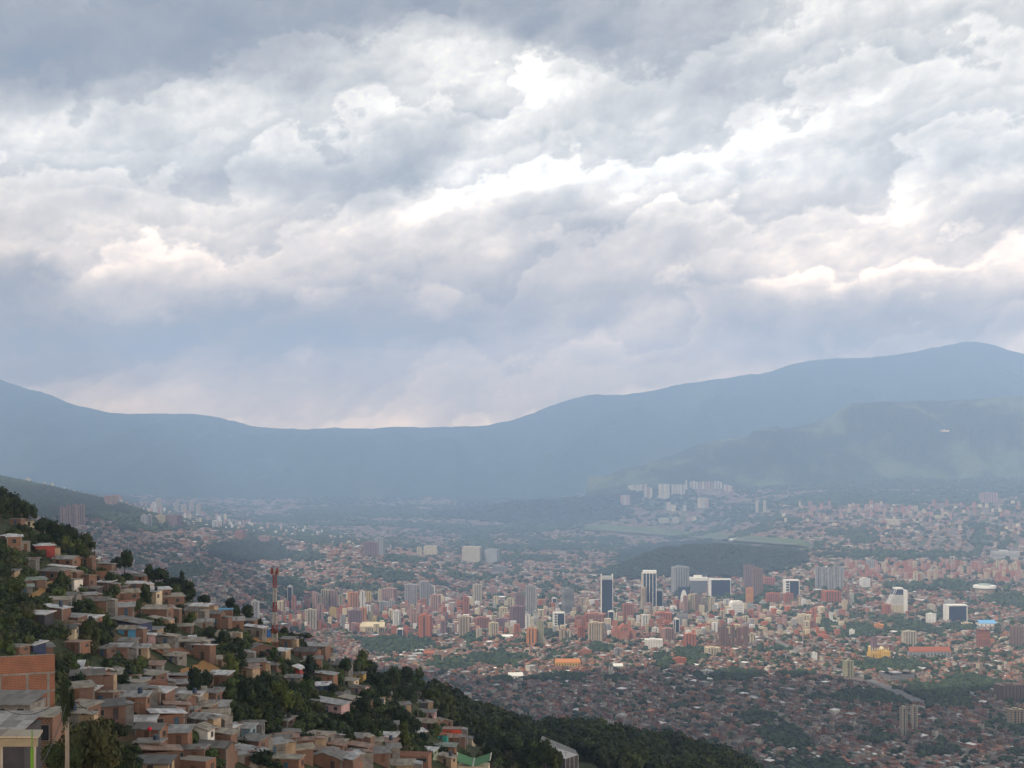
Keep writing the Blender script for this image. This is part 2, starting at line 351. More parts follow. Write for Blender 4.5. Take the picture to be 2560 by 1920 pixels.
# rotate so that cloud streets climb to the right, stretch along them
ca, sa = math.cos(R(-13)), math.sin(R(-13))
q = N(nt, 'ShaderNodeMapping'); q.inputs['Rotation'].default_value = (0, 0, R(-13)); q.inputs['Scale'].default_value = (1, 1, 1); L(P, q.inputs[0])
q2 = VM('MULTIPLY', q.outputs[0], (1.0, 1.4, 1.0))
wn = noise(nt, 9, 3, q2, .55); wv = VM('SUBTRACT', wn.outputs['Color'], (.5,.5,.5)); 
wn2 = noise(nt, 38, 4, q2, .6); wv2 = VM('SUBTRACT', wn2.outputs['Color'], (.5,.5,.5))
Pw = VM('ADD', P, VM('ADD', VM('MULTIPLY', wv, (.10,.055,0)), VM('MULTIPLY', wv2, (.030,.022,0))))
def azel(px, py):
    t = (px-HX)/F; a = math.atan(t); return a, math.atan((HY-py)/F*math.cos(a))
BL = [ # px, py, rx, ry, tilt(deg up to the right), brightness, weight
 (350,90,520,150,8,.12,4),(200,215,190,65,-6,.06,3),(1080,20,420,75,4,.12,4),(620,190,150,40,12,.25,1),(1530,110,150,90,0,.2,2),(960,110,120,60,0,.2,1.6),
 (850,425,280,48,10,.22,2.4),(330,470,240,40,6,.50,1.2),(60,590,110,40,0,.45,1.0),(470,330,300,70,10,.84,1.5),(150,450,220,60,0,.72,1.2),(90,780,150,60,0,.05,2),(650,815,520,55,3,.06,3),(180,880,400,50,0,.14,2),
 (1060,745,170,60,0,.3,1.2),(1300,760,170,50,5,.22,1.2),(1450,600,110,60,20,.28,1.5),(1830,752,120,45,-8,.12,2),(2120,815,330,42,2,.16,2.2),(2430,735,200,30,3,.25,2),
 (2480,560,80,60,0,.4,1.5),(2150,250,300,130,10,.62,1.6),(1640,270,260,70,10,.42,1.4),(1560,30,200,70,0,.35,1),(700,545,110,45,10,.40,1.3),(2300,80,300,90,0,.60,1.4),(1800,530,250,70,12,.60,1.2),
 (2100,430,220,60,10,.58,1),(1250,520,200,40,14,.55,1),
 (1120,130,190,62,-8,1.04,4.2),(490,243,130,45,4,1.12,3.6),(760,180,130,75,-10,.9,1.6),(900,310,180,70,10,.75,1.3),(90,300,160,55,0,.98,2.6),(235,240,70,45,0,.95,2),(1260,415,180,60,22,1.0,2.6),(1500,370,220,42,4,.92,1.8),
 (1450,160,120,60,0,.9,1.5),(1900,400,190,65,5,.9,1.7),(1090,490,190,34,17,.92,1.8),(1640,455,160,40,15,.92,1.2),(2160,600,180,50,22,.95,2),(2060,680,130,50,10,.88,1.5),(2430,660,140,60,8,.92,2.4),(2500,420,90,30,15,.75,1),
 (350,585,240,40,10,.80,1.8),(620,510,170,40,14,.84,1.6),(720,640,260,45,12,.62,1.4),(400,740,240,42,8,.50,1.5),(1090,745,70,28,0,.75,1.6),(1600,815,130,30,18,.72,1.6),(1500,860,330,50,10,.48,1.6),
 (800,930,500,50,0,.36,1.8),(1250,960,400,50,5,.42,1.6),(1950,860,300,35,8,.36,1.2),(2250,520,220,60,14,.62,1),(1700,640,250,70,14,.52,1),(900,560,250,50,16,.68,1)]
num = None; den = None
for px, py, rx, ry, tilt, v, wt in BL:
    a, e = azel(px, py); s = VM('SUBTRACT', Pw, (a, e, 0)); c_, s_ = math.cos(R(tilt)), math.sin(R(tilt))
    u = VM('DOT_PRODUCT', s, (c_/rx*F, s_/rx*F, 0)); t = VM('DOT_PRODUCT', s, (-s_/ry*F, c_/ry*F, 0))
    r2 = M('MULTIPLY_ADD', u, u, M('MULTIPLY', t, t)); g = M('MULTIPLY', M('EXPONENT', M('MULTIPLY', r2, -.8)), wt)
    num = M('MULTIPLY', g, v) if num is None else M('MULTIPLY_ADD', g, v, num); den = g if den is None else M('ADD', den, g)
B0 = M('DIVIDE', M('ADD', num, .71*.24), M('ADD', den, .24))
# billows: difference of one noise with itself shifted towards the light = lit tops, grey bottoms
def cl(off, sc, det, r=.6):
    return noise(nt, sc, det, VM('ADD', VM('ADD', q2, VM('MULTIPLY', wv, (.05,.05,.0))), off), r).outputs[0]
b1 = M('SUBTRACT', cl((0,0,0), 11, 7), cl((-.006,.030,0), 11, 4)); b2 = M('SUBTRACT', cl((3,0,0), 34, 6), cl((2.998,.009,0), 34, 3))
n0 = M('SUBTRACT', cl((7,1,0), 6, 8, .62), .5)
relief = M('MULTIPLY', M('ADD', M('MULTIPLY', b1, .6), M('ADD', M('MULTIPLY', b2, .35), M('MULTIPLY', n0, .25))), M('MULTIPLY_ADD', B0, 1.0, .22))
damp = M('MULTIPLY_ADD', M('MULTIPLY', el, 5.0, clamp=True), .35, .65)
# cloud banks: crisp lit upper edge, greying downwards, one above the other
yy = VM('DOT_PRODUCT', q.outputs[0], (0, F, 0)); nA = noise(nt, 7, 2, q2).outputs[0]; nB = noise(nt, 19, 9, VM('ADD', q2, (4,2,0)), .60).outputs[0]; nC = noise(nt, 30, 8, VM('ADD', q2, (9,5,0)), .6).outputs[0]
def bank(scale, ph, ka, kb, n2):
    t = M('ADD', M('MULTIPLY_ADD', yy, 1.0/scale, ph), M('ADD', M('MULTIPLY', nA, ka), M('MULTIPLY', n2, kb))); s = M('FRACT', t)
    ed = N(nt, 'ShaderNodeMapRange', interpolation_type='SMOOTHSTEP'); L(s, ed.inputs[0]); ed.inputs[1].default_value = .82; ed.inputs[2].default_value = 1.0; ed.inputs[3].default_value = 1; ed.inputs[4].default_value = 0
    return M('SUBTRACT', M('MULTIPLY', M('POWER', s, 1.25), ed.outputs[0]), .36)
banks = M('ADD', M('MULTIPLY', bank(210, .2, 3.0, 1.8, nB), .46), M('MULTIPLY', bank(95, .6, 3.0, 1.5, nC), .16))
B = M('MULTIPLY_ADD', M('ADD', relief, M('MULTIPLY', banks, M('MULTIPLY_ADD', B0, .9, .12))), damp, B0)
cc = ramp(nt, B, [(0, (.24,.29,.40)), (.2, (.37,.40,.47)), (.42, (.70,.70,.71)), (.62, (1.0,.975,.93)), (.8, (1.34,1.27,1.18)), (1.0, (1.9,1.8,1.64))])
# warmer, dimmer cloud close to the horizon
low = M('SUBTRACT', 1, M('MULTIPLY', el, 4.2, clamp=True), clamp=True); right = M('MULTIPLY_ADD', az, .8, .5, clamp=True)
warm = mixc(nt, M('MULTIPLY', low, .8), (1,1,1), (2.5,1.62,.86))
cc = mixc(nt, 1.0, cc, warm, 'MULTIPLY')
bg1 = N(nt, 'ShaderNodeBackground'); L(sky.outputs[0], bg1.inputs[0]); bg1.inputs[1].default_value = .10
bg2 = N(nt, 'ShaderNodeBackground'); L(cc, bg2.inputs[0]); bg2.inputs[1].default_value = .96
gap = M('MULTIPLY', M('SUBTRACT', .16, B, clamp=True), 2.5, clamp=True)
cover = M('SUBTRACT', .97, gap, clamp=True)
mx = N(nt, 'ShaderNodeMixShader'); L(cover, mx.inputs[0]); L(bg1.outputs[0], mx.inputs[1]); L(bg2.outputs[0], mx.inputs[2])
wo = N(nt, 'ShaderNodeOutputWorld'); L(mx.outputs[0], wo.inputs[0])
w.cycles.sampling_method = 'MANUAL'; w.cycles.sample_map_resolution = 512
vs = scene.view_settings; vs.view_transform = 'Standard'; vs.look = 'None'; vs.gamma = 1; vs.exposure = 0
# ---------------------------------------------------------------- labels
TH = []      # every labelled thing: object, base phrase, px, py, anchor family
ORD = ['leftmost','second','third','fourth','fifth','sixth','seventh','eighth','ninth','tenth','eleventh','twelfth','thirteenth','fourteenth','fifteenth','sixteenth',
       'seventeenth','eighteenth','nineteenth','twentieth'] + ['twenty-'+x for x in ('first','second','third','fourth','fifth','sixth','seventh','eighth','ninth')] + ['thirtieth']
ANCH = {'hill': [(65,1370,'the tall pale-topped brick block'),(90,1700,'the big concrete-framed brick building'),(316,1580,'the sky blue shack'),(652,1580,'the deep blue house'),(690,1560,'the red and white mast'),
                 (500,1620,'the white-roofed brick cube'),(385,1540,'the wide cream-roofed brick house'),(730,1680,'the crimson house'),(537,1745,'the scarlet-walled hut'),(490,1840,'the big white-walled house'),
                 (420,1850,'the long zinc-roofed brick house'),(598,1830,'the pale blue fronted house'),(815,1770,'the long patched-roof house'),(1130,1835,'the orange-walled house'),(808,1905,'the curved-roof brick house'),
                 (1180,1905,'the green roof'),(260,1415,'the upper zigzag dirt path'),(520,1690,'the ochre earth cutting'),(1028,1900,'the roofless brick ruin'),(230,1850,'the big shrub by the pole'),(1390,1870,'the long grey sports hall')],
        'city': [(1517,1500,'the dark needle-topped skyscraper'),(1622,1480,'the white-striped skyscraper'),(2240,1500,'the slanted office tower'),(1560,1580,'the red brick cathedral'),(2195,1630,'the golden church'),(1835,1520,'the round-shouldered white block'),
                 (1835,1590,'the row of grey slab towers'),(2075,1440,'the grey residential cluster'),(1397,1550,'the white-framed glass office'),(2274,1800,'the lone twin beige towers'),(2081,1490,'the wide orange brick block'),(1746,1460,'the white-topped sloping office'),
                 (1062,1570,'the broad red brick tower'),(812,1495,'the tall cream tower'),(1040,1490,'the grey-white hill towers'),(882,1500,'the orange apartment block'),(637,1525,'the white red-striped tower'),(924,1570,'the long cream-banded hospital'),(1330,1590,'the orange and brown tower'),
                 (1780,1400,'the wooded hill'),(2470,1558,'the pale blue roof'),(2325,1630,'the long red and grey block'),(1420,1657,'the long yellow-walled building'),(1527,1665,'the twin-spired white church'),(2465,1600,'the red sports-field mid-rise'),(2415,1240,'the foot of the green ridge'),(1700,1215,'the pale ridge-foot tower row')]}
def rel(px, py, fam, k=0):
    an = sorted(ANCH[fam], key=lambda a: math.hypot(a[0]-px, (a[1]-py)*1.6)); an = [a for a in an if math.hypot(a[0]-px, a[1]-py) > 14]
    a = an[k]; dx = px-a[0]; dy = py-a[1]; d = math.hypot(dx, dy); far = 'just ' if d < 60 else ('well ' if d > 260 else '')
    ang = math.degrees(math.atan2(dy, dx))
    s = ('right of' if -22 < ang <= 22 else 'below-right of' if 22 < ang <= 67 else 'below' if 67 < ang <= 112 else 'below-left of' if 112 < ang <= 157 else
         'above-right of' if -67 < ang <= -22 else 'above' if -112 < ang <= -67 else 'above-left of' if -157 < ang <= -112 else 'left of')
    return far + s + ' ' + a[2]
def reg(o, base, px, py, fam='hill', fixed=False): TH.append([o, base, px, py, fam, fixed])
def resolve():
    lab = {}
    for t in TH: t.append(t[1] if t[5] else t[1] + ' ' + rel(t[2], t[3], t[4]))
    while True:
        by = {}
        for t in TH: by.setdefault(t[6], []).append(t)
        dup = [g for g in by.values() if len(g) > 1]
        if not dup: break
        for g in dup:
            g.sort(key=lambda t: t[2])
            for i, t in enumerate(g):
                t[6] = (ORD[min(i, len(ORD)-1)] + ('-from-left ' if i else ' ') + t[6])
        if any(t[6].count('from-left') > 2 for t in TH): break
    for t in TH:
        s = t[6].split()
        if len(s) > 16: s = [x for x in s if x not in ('just','well')]
        if len(s) > 16: print('LONG', t[6])
        t[0]['label'] = ' '.join(s[:16])

# ---------------------------------------------------------------- what covers the valley floor
PARKS = [(990,1615,115,26),(1240,1650,105,22),(1125,1668,75,16),(1400,1697,85,13),(1000,1700,80,26),(1545,1702,55,11),(1820,1690,120,20),(1722,1640,34,34),(1655,1655,24,30),(2230,1668,120,18),(2355,1732,95,26),(2165,1742,75,16),
  (1780,1398,235,44),(1560,1432,60,18),(2380,1468,190,13),(2060,1465,60,12),(2520,1500,70,24),(1350,1282,230,26),(140,1258,190,38),(380,1318,110,22),(620,1385,120,30),(760,1395,70,16),(1010,1402,60,12),(2250,1388,260,12),(2120,1330,90,10),
  (1300,1400,130,10),(1200,1330,150,8),(1480,1350,110,8),(1700,1262,200,14),(1930,1300,120,12),(2160,1345,40,30),(2435,1350,22,70),(2330,1540,40,10),(2100,1548,55,9),(2400,1570,60,12),(1990,1690,60,14),(2350,1880,70,18),(2200,1850,60,14),(1890,1800,50,16),(1690,1770,45,12),(2050,1750,40,12),
  (650,1365,60,22),(470,1430,60,20),(1180,1445,80,9),(2300,1245,300,16),(1560,1520,16,12),(1375,1555,14,36),(950,1560,20,14),(730,1575,40,14),(1130,1530,16,10),(1500,1625,40,10),(1280,1700,70,10),(1950,1625,50,12)]
FIELD = [(1540,1323,110,9),(1660,1336,130,11),(1780,1348,140,11),(1900,1358,130,11),(1985,1368,70,9)]
def pix(x, y, z): return HX + F*x/y, HY + (CZ - z)/y*F
def inell(px, py, L, k=1.0):
    o = np.zeros(np.shape(px), bool)
    for a, b, rx, ry in L: o |= ((px-a)/(rx*k))**2 + ((py-b)/(ry*k))**2 < 1
    return o
KEEP = []     # pixel ellipses kept free of the mass (buildings modelled one by one)
def lattice():
    out = []
    Y0 = 1480.0
    while Y0 < 12600:
        Y1 = Y0*1.09; g = max(8.2, Y0*.0033)
        for p0 in range(-350, 3300, 330):
            Ym = (Y0+Y1)/2; th = R(18 + 60*vnoise(p0/330*.7, Y0/1400, 77)); ca, sa = math.cos(th), math.sin(th)
            xa, xb = (p0-HX)/F*Y0, (p0+330-HX)/F*Y1; xa = min(xa, (p0-HX)/F*Y1); xb = max(xb, (p0+330-HX)/F*Y0)
            cx, cy = (xa+xb)/2, Ym; r = math.hypot(xb-xa, Y1-Y0)/2; k = int(r/g)+1
            gy = g*1.25
            U, W = np.meshgrid(np.arange(-k, k+1)*g, np.arange(-k, k+1)*gy); U = U.ravel(); W = W.ravel()
            keep = ~((np.round(U/g) % 9 == 0) | (np.round(W/gy) % 3 == 0)); U, W = U[keep], W[keep]
            U = U + rng.uniform(-.12, .12, len(U))*g; W = W + rng.uniform(-.15, .15, len(W))*g
            X = cx + ca*U - sa*W; Yv = cy + sa*U + ca*W; px = HX + F*X/Yv
            ok = (Yv >= Y0) & (Yv < Y1) & (px >= p0) & (px < p0+330)
            out.append(np.c_[X[ok], Yv[ok], np.full(ok.sum(), g), np.full(ok.sum(), th)])
        Y0 = Y1
    return np.concatenate(out)
LT = lattice()
lx, ly, lg, lth = LT.T; lz = ground(lx, ly); lpx, lpy = pix(lx, ly, lz)
on_hill = hill(lpx, ly) > lz - .5
skyl = np.interp(lpx, RID[:,0], RID[:,1])
vis = (~on_hill) & (lpy < skyl + 60) & (lpy < 1990)
LT = LT[vis]; lz = lz[vis]; lpx = lpx[vis]; lpy = lpy[vis]; lx, ly, lg, lth = LT.T
ROADS = [((1925,1597),(2120,1688),5),((2120,1688),(2320,1762),8),((1376,1610),(1366,1520),4),((1504,1720),(1536,1610),3.5),((2446,1590),(2440,1545),4),((1995,1662),(1950,1612),3),((2420,1470),(2435,1330),4),((1720,1650),(1670,1560),3),((1180,1560),(1210,1480),3)]
onroad = np.zeros(len(lpx), bool)
for (ax, ay), (bx, by_), rw in ROADS:
    u = np.clip(((lpx-ax)*(bx-ax) + (lpy-ay)*(by_-ay))/((bx-ax)**2+(by_-ay)**2), 0, 1); onroad |= np.hypot(lpx-ax-u*(bx-ax), (lpy-ay-u*(by_-ay))) < rw
park = inell(lpx + 18*(fbm(lx/60, ly/60, 31)-.5), lpy + (fbm(lx/90, ly/90, 32)-.5)*14, [q for i, q in enumerate(PARKS) if i in (12,17,18)] + [(a,b,c*.8,d*.68) for a,b,c,d in PARKS] + [(2290,1742,140,20),(2160,1748,90,14),(2380,1760,60,16)]) 
wild = fbm(lx/230, ly/420, 41, 4) + .10*np.clip((ly-5500)/3000, 0, 1) > .70
field = inell(lpx, lpy, FIELD)
steepv = (lpy < 1225) & (lpx > 900)
isveg = (park | wild | steepv | (rng.random(len(lx)) < .12)) & ~field
bandv = fbm(lx/900, ly/330, 91, 4) > .545 - .03*(lpx < 1500); isveg |= bandv & (ly > 6300) & (lpy > 1230) & ~inell(lpx, lpy, [(2300,1300,420,40),(400,1260,380,40)])
isveg |= (lpx < 350) & (ly > 4700) & (ly < 6600)
isveg &= ~onroad
ishouse = ~(isveg | field | onroad) & ~((ly > 9500) & (rng.random(len(lx)) < .35))
def ico(sub=1):
    t = (1+5**.5)/2; v = [(-1,t,0),(1,t,0),(-1,-t,0),(1,-t,0),(0,-1,t),(0,1,t),(0,-1,-t),(0,1,-t),(t,0,-1),(t,0,1),(-t,0,-1),(-t,0,1)]
    f = [(0,11,5),(0,5,1),(0,1,7),(0,7,10),(0,10,11),(1,5,9),(5,11,4),(11,10,2),(10,7,6),(7,1,8),(3,9,4),(3,4,2),(3,2,6),(3,6,8),(3,8,9),(4,9,5),(2,4,11),(6,2,10),(8,6,7),(9,8,1)]
    v = [np.array(p)/np.linalg.norm(p) for p in v]
    for _ in range(sub):
        c = {}; nf = []
        def mid(a, b):
            k = (min(a,b), max(a,b))
            if k not in c: p = v[a]+v[b]; v.append(p/np.linalg.norm(p)); c[k] = len(v)-1
            return c[k]
        for a, b, d in f:
            x, y, z = mid(a,b), mid(b,d), mid(d,a); nf += [(a,x,z),(b,y,x),(d,z,y),(x,y,z)]
        f = nf
    return np.array(v), np.array(f)
IV, IF = ico(1)
# ---------------------------------------------------------------- towers of the centre
GL = plain('dark_glass', (.03,.045,.075), .25, .2, .05); WH = plain('white_concrete', (.74,.72,.66), .8, .12, .08); DK = plain('window_dark', (.055,.06,.075), .5, .2, .2)
TC = {'cream': (.62,.53,.36), 'white': (.75,.73,.68), 'brick': (.37,.16,.11), 'red': (.45,.15,.08), 'pink': (.42,.26,.22), 'grey': (.36,.36,.36), 'tan': (.48,.38,.27), 'orange': (.58,.25,.09), 'yellow': (.60,.44,.15),
      'olive': (.38,.37,.24), 'brown': (.24,.15,.12), 'blue': (.10,.14,.21), 'purple': (.25,.15,.16), 'beige': (.52,.46,.36)}
def tmat(c):
    """wall with rows of windows 3 m apart"""
    k = 'facade_' + c
    if k in _mc: return _mc[k]
    m, nt, b = nmat(k, .8); co = objcoord(nt); sp = N(nt, 'ShaderNodeSeparateXYZ'); nt.links.new(co, sp.inputs[0])
    def mt(op, a, bb): 
        n = N(nt, 'ShaderNodeMath', operation=op)
        for i, v in enumerate((a, bb)):
            if isinstance(v, (int, float)): n.inputs[i].default_value = v
            else: nt.links.new(v, n.inputs[i])
        return n.outputs[0]
    s = mt('ADD', sp.outputs[0], sp.outputs[1]); fx = mt('FRACT', mt('DIVIDE', s, 4.1), 0); fz = mt('FRACT', mt('DIVIDE', sp.outputs[2], 3.1), 0)
    wn = mt('MULTIPLY', mt('GREATER_THAN', fx, .48), mt('GREATER_THAN', fz, .55))
    nrm = N(nt, 'ShaderNodeNewGeometry'); sn = N(nt, 'ShaderNodeSeparateXYZ'); nt.links.new(nrm.outputs['Normal'], sn.inputs[0]); side = mt('LESS_THAN', sn.outputs[2], .5); wn = mt('MULTIPLY', wn, side)
    n = noise(nt, .06, 4, poscoord(nt)); base = ramp(nt, n.outputs[0], [(.3, tuple(x*.82 for x in TC[c])), (.7, tuple(min(.8, x*1.08) for x in TC[c]))])
    nt.links.new(mixc(nt, wn, base, (.06,.065,.08)), b.inputs['Base Color']); _mc[k] = m; return m
def place(px, by, ty, w, ymin=1400):
    if px < 380 and by < 1300 and w < 14 and ymin < 6000: ymin = 6700
    p = hit(px, by, ymin)
    if p is None: return None
    return p, w/F*p[1], (by-ty)/F*p[1]
def tower(px, by, ty, w, col, style='strip', yaw=None, desc=None, cat='tower', group='city towers', k=None, dep=None, cap=True):
    q = place(px, by, ty, w)
    if q is None: print('no hit', px, by); return
    (X, Y, Z), W, H = q; yaw = random.uniform(-.38,.38) if yaw is None else yaw
    W = W/(abs(math.cos(yaw)) + .6*abs(math.sin(yaw))); D = dep*W if dep else W*random.uniform(.55,.85)
    r = empty('tower' if H > 26 else 'city_block', (X, Y + D/2, Z-2), yaw); H += 2; a, d = W/2, D/2
    m = tmat(col); wb = MB()
    if style == 'strip':
        n = k or max(2, min(6, round(W/7))); bay = W/n; sw = bay*.38; e = .5
        wb.box(-a+e, a-e, -d+e, d-e, 0, H)
        for i in range(n):
            x0 = -a + bay*i; wb.box(x0+sw/2, x0+bay-sw/2, -d, -d+e-.003, 0, H*random.choice((1,1,.985)))
        nd = max(1, round(D/8)); bd = D/nd
        for s in (-1, 1):
            for i in range(nd): wb.box(*( (-a, -a+e-.003) if s < 0 else (a-e+.003, a)), -d + bd*i + .1*bd, -d + bd*(i+1) - .1*bd, 0, H)
        wb.build('wall', m, r)
        for i in range(n+1):
            x0 = max(-a+e+.1, min(a-e-.1, -a+bay*i)); s2 = MB().box(x0-sw*.36 if i else x0, x0+sw*.36 if i < n else x0, -d+e-.12, -d+e-.01, 2, H-1.5) if 0 < i < n else None
            if s2: s2.build('window_strip', DK, r)
    elif style == 'band':
        wb.box(-a+.4, a-.4, -d+.4, d-.4, 0, H, 1); z = 0
        st = 3.4 if H < 90 else 5.0
        while z < H: wb.box(-a, a, -d, d, z, min(z+st*.55, H), 0); z += st
        wb.build('wall', [m, DK], r)
    elif style == 'glass':
        wb.box(-a+.6, a-.6, -d+.6, d-.6, 0, H-2).build('glass_wall', GL, r); f = MB(); e = max(1.2, W*.07)
        for sx in (-1, 1):
            for sy in (-1, 1): f.box(*sorted((sx*a, sx*(a-e))), *sorted((sy*d, sy*(d-e))), 0, H)
        f.box(-a+e, a-e, -d+.01, d-.01, H-max(2.5, H*.06), H); f.build('frame', WH if col in ('blue','white') else m, r)
    elif style == 'round':
        n = 20; wb.tube((0,0,0), (0,0,H), a, a*.97, n); wb.build('wall', m, r)
        for i in range(10):
            w_ = 2*math.pi*i/10; MB().box(-.7,.7,-a-.05,-a+.8,3,H-3).build('window_strip', DK, r).rotation_euler = (0,0,w_)
    else: wb.box(-a, a, -d, d, 0, H).build('wall', m, r)
    if cap:
        c = MB().box(-a*.45, a*.2, -d*.5, d*.5, H, H+max(2.5, H*.05)); c.box(-a, a, -d, -d+.5, H-.01, H+.9) if style not in ('glass','band') else None
        c.build('roof_house', m if style != 'glass' else WH, r)
    KEEP.append((px, by, w*.62, 5))
    cn = {'brick':'red-brown brick','red':'bright red brick','pink':'dusty pink','purple':'purple-brown','blue':'dark glass','tan':'tan','beige':'beige'}.get(col, col)
    kind = 'tower' if H > 45 else ('mid-rise block' if H > 22 else 'low block')
    tag(r, cat='tower' if H > 45 else 'building', group=group)
    if desc: reg(r, desc, px, by, 'city', True)
    else: reg(r, '%s%s%s %s' % ('slim ' if W < H*.3 else 'broad ' if W > H*.75 else '', {'band':'banded ','round':'round '}.get(style, ''), cn.replace(' ', '-'), kind), px, (by+ty)/2, 'city')
    return r
S, Bn, G, Pn = 'strip', 'band', 'glass', 'plain'
TW = [(725,1520,1465,13,'blue',G),(707,1528,1502,20,'pink',S),(734,1530,1491,12,'brick',S),(786,1534,1482,12,'pink',S),(797,1520,1487,13,'cream',S),(833,1524,1478,22,'pink',S),(851,1518,1487,11,'olive',S),
 (906,1532,1478,13,'white',S),(921,1510,1480,14,'yellow',S),(949,1510,1474,8,'cream',S),(972,1510,1472,38,'pink',S),(1027,1515,1462,32,'grey',S),(1060,1517,1455,28,'grey',S),(1080,1516,1465,15,'white',S),(776,1572,1525,32,'beige',S),
 (831,1545,1520,18,'yellow',Pn),(800,1552,1512,18,'pink',S),(885,1572,1527,38,'purple',S),(857,1574,1538,14,'grey',S),(909,1558,1520,14,'orange',S),(924,1560,1530,12,'olive',S),(936,1562,1543,12,'yellow',S),(992,1570,1527,20,'white',S),
 (985,1592,1566,15,'red',Pn),(1016,1592,1566,13,'red',Pn),(1000,1593,1572,16,'blue',G),(795,1577,1553,16,'red',S),(1035,1572,1533,20,'pink',S),(958,1527,1505,24,'grey',S),(980,1524,1502,18,'grey',S),(918,1535,1514,18,'white',S),
 (1088,1532,1488,26,'pink',S),(1165,1547,1493,17,'red',S),(1193,1510,1462,24,'beige',S),(1233,1488,1466,20,'pink',S),(1240,1517,1491,13,'cream',S),(1276,1524,1496,19,'cream',S),(1258,1547,1520,22,'cream',S),(1300,1532,1488,24,'purple',S),
 (1327,1542,1466,28,'grey',S),(1336,1520,1486,15,'blue',G),(1320,1577,1537,14,'white',S),(1339,1570,1528,13,'white',Bn),(1351,1608,1553,17,'olive',Pn),(1331,1537,1502,9,'olive',S),(1420,1532,1473,30,'grey',Bn),(1386,1518,1495,13,'blue',G),
 (1528,1562,1528,16,'blue',G),(1205,1574,1545,38,'brick',S),(1234,1592,1558,25,'cream',S),(1160,1590,1542,28,'tan',S),(1198,1599,1572,16,'beige',S),(1293,1572,1517,38,'purple',S),(1257,1572,1548,34,'purple',S),(1109,1590,1554,16,'purple',S),
 (1110,1554,1518,14,'red',S),(1426,1568,1547,20,'pink',Bn),(1449,1570,1541,24,'brick',S),(1453,1597,1568,20,'red',S),(1492,1602,1558,42,'tan',S),(1406,1600,1574,16,'tan',S),(1422,1599,1576,15,'beige',S),(1490,1562,1536,56,'brick',S),
 (1650,1521,1475,18,'blue',G),(1702,1479,1418,43,'grey',S),(1729,1531,1487,17,'cream',S),(1746,1533,1487,18,'brown',S),(1764,1531,1495,16,'beige',Bn),(1780,1531,1494,15,'cream',S),(1714,1532,1490,12,'pink',S),(1874,1472,1414,25,'brown',S),
 (1896,1492,1422,28,'brown',S),(1875,1506,1470,18,'orange',Pn),(1613,1576,1538,18,'white',S),(1571,1554,1511,28,'brick',S),(1692,1583,1547,14,'white',G),(1707,1565,1531,30,'grey',Bn),(1636,1622,1600,46,'white',Pn),(1727,1617,1586,32,'red',S),
 (1880,1607,1584,11,'cream',S),(1783,1638,1620,38,'cream',S),(1778,1556,1538,18,'red',Pn),(1660,1554,1533,40,'red',S),(1925,1465,1445,30,'red',S),(1934,1506,1484,32,'red',S),(1972,1506,1484,24,'red',S),(2178,1423,1400,22,'grey',S),
 (2164,1468,1446,25,'white',Pn),(2118,1512,1478,11,'brown',S),(2130,1512,1483,11,'white',Bn),(2014,1562,1538,38,'cream',S),(2131,1590,1575,15,'white',Pn),(2276,1617,1579,34,'beige',S),
 (2186,1624,1594,16,'purple',Pn),(2123,1694,1653,26,'olive',S),(2290,1454,1429,12,'cream',S),(2330,1557,1535,28,'white',Pn),(2037,1650,1632,14,'white',Pn),(2377,1527,1500,25,'white',Bn),(2330,1528,1512,18,'beige',Pn),
 (2545,1615,1567,32,'brown',S),(2530,1752,1714,64,'brown',S),(2545,1817,1775,38,'tan',S),(2250,1700,1686,82,'grey',Bn),(2420,1566,1558,30,'cream',S),(1935,1552,1540,36,'brown',Pn),(1670,1600,1572,34,'pink',S),(1855,1560,1545,30,'tan',S),
 (2218,1535,1512,20,'red',S),(2060,1600,1588,30,'red',Pn),(2200,1575,1562,26,'orange',Pn),(1545,1640,1622,20,'grey',S),(1600,1560,1545,16,'cream',S),(1640,1585,1570,20,'white',S),(1465,1640,1626,30,'brick',Pn),(1700,1660,1646,34,'red',Pn),(1770,1690,1677,30,'white',S),
 (950,1386,1345,24,'grey',S),(925,1388,1356,40,'purple',S),(1180,1404,1368,48,'beige',Pn),(1230,1408,1374,36,'grey',Pn),(1075,1388,1366,34,'cream',Pn),(1250,1432,1416,34,'grey',Bn),(1048,1388,1368,12,'cream',S),
 (155,1312,1268,14,'pink',S),(170,1312,1264,14,'pink',S),(186,1312,1262,14,'pink',S),(203,1312,1262,16,'pink',S),(385,1285,1256,12,'white',S),(396,1284,1246,12,'cream',S),(361,1314,1288,20,'grey',S),(372,1316,1288,14,'grey',S),(270,1268,1240,18,'pink',S),(285,1268,1238,14,'pink',S),(298,1268,1242,12,'pink',S),
 (430,1316,1288,40,'purple',S),(400,1306,1288,26,'cream',S),(440,1278,1256,12,'cream',S),(460,1284,1262,14,'beige',S),(478,1280,1254,12,'cream',S),(495,1290,1262,12,'beige',S),(540,1320,1302,26,'white',S),(600,1350,1326,26,'brick',S),(660,1358,1340,30,'pink',S),
 (2305,1450,1432,14,'cream',S),(2495,1425,1400,9,'cream',S),(2540,1432,1408,9,'cream',S),(2520,1398,1378,66,'white',Bn),(2230,1312,1300,40,'cream',Pn),(2210,1312,1298,10,'brick',Pn),(2476,1256,1232,40,'pink',S)]
for t in TW: tower(*t)
tower(637,1550,1503,19,'white',S, desc='white tower with a red vertical stripe beside the hillside mast')
tower(812,1518,1475,21,'cream',S, desc='tall cream tower, brightest of the left group of towers')
tower(882,1517,1482,27,'orange',S, desc='squat orange apartment block among pink towers at left')
tower(1062,1599,1540,34,'red',S,k=2, desc='broad red brick tower with one pale strip down its middle')
tower(2462,1622,1577,32,'red',Bn, desc='red brick mid-rise with balconies beside the dry sports field')
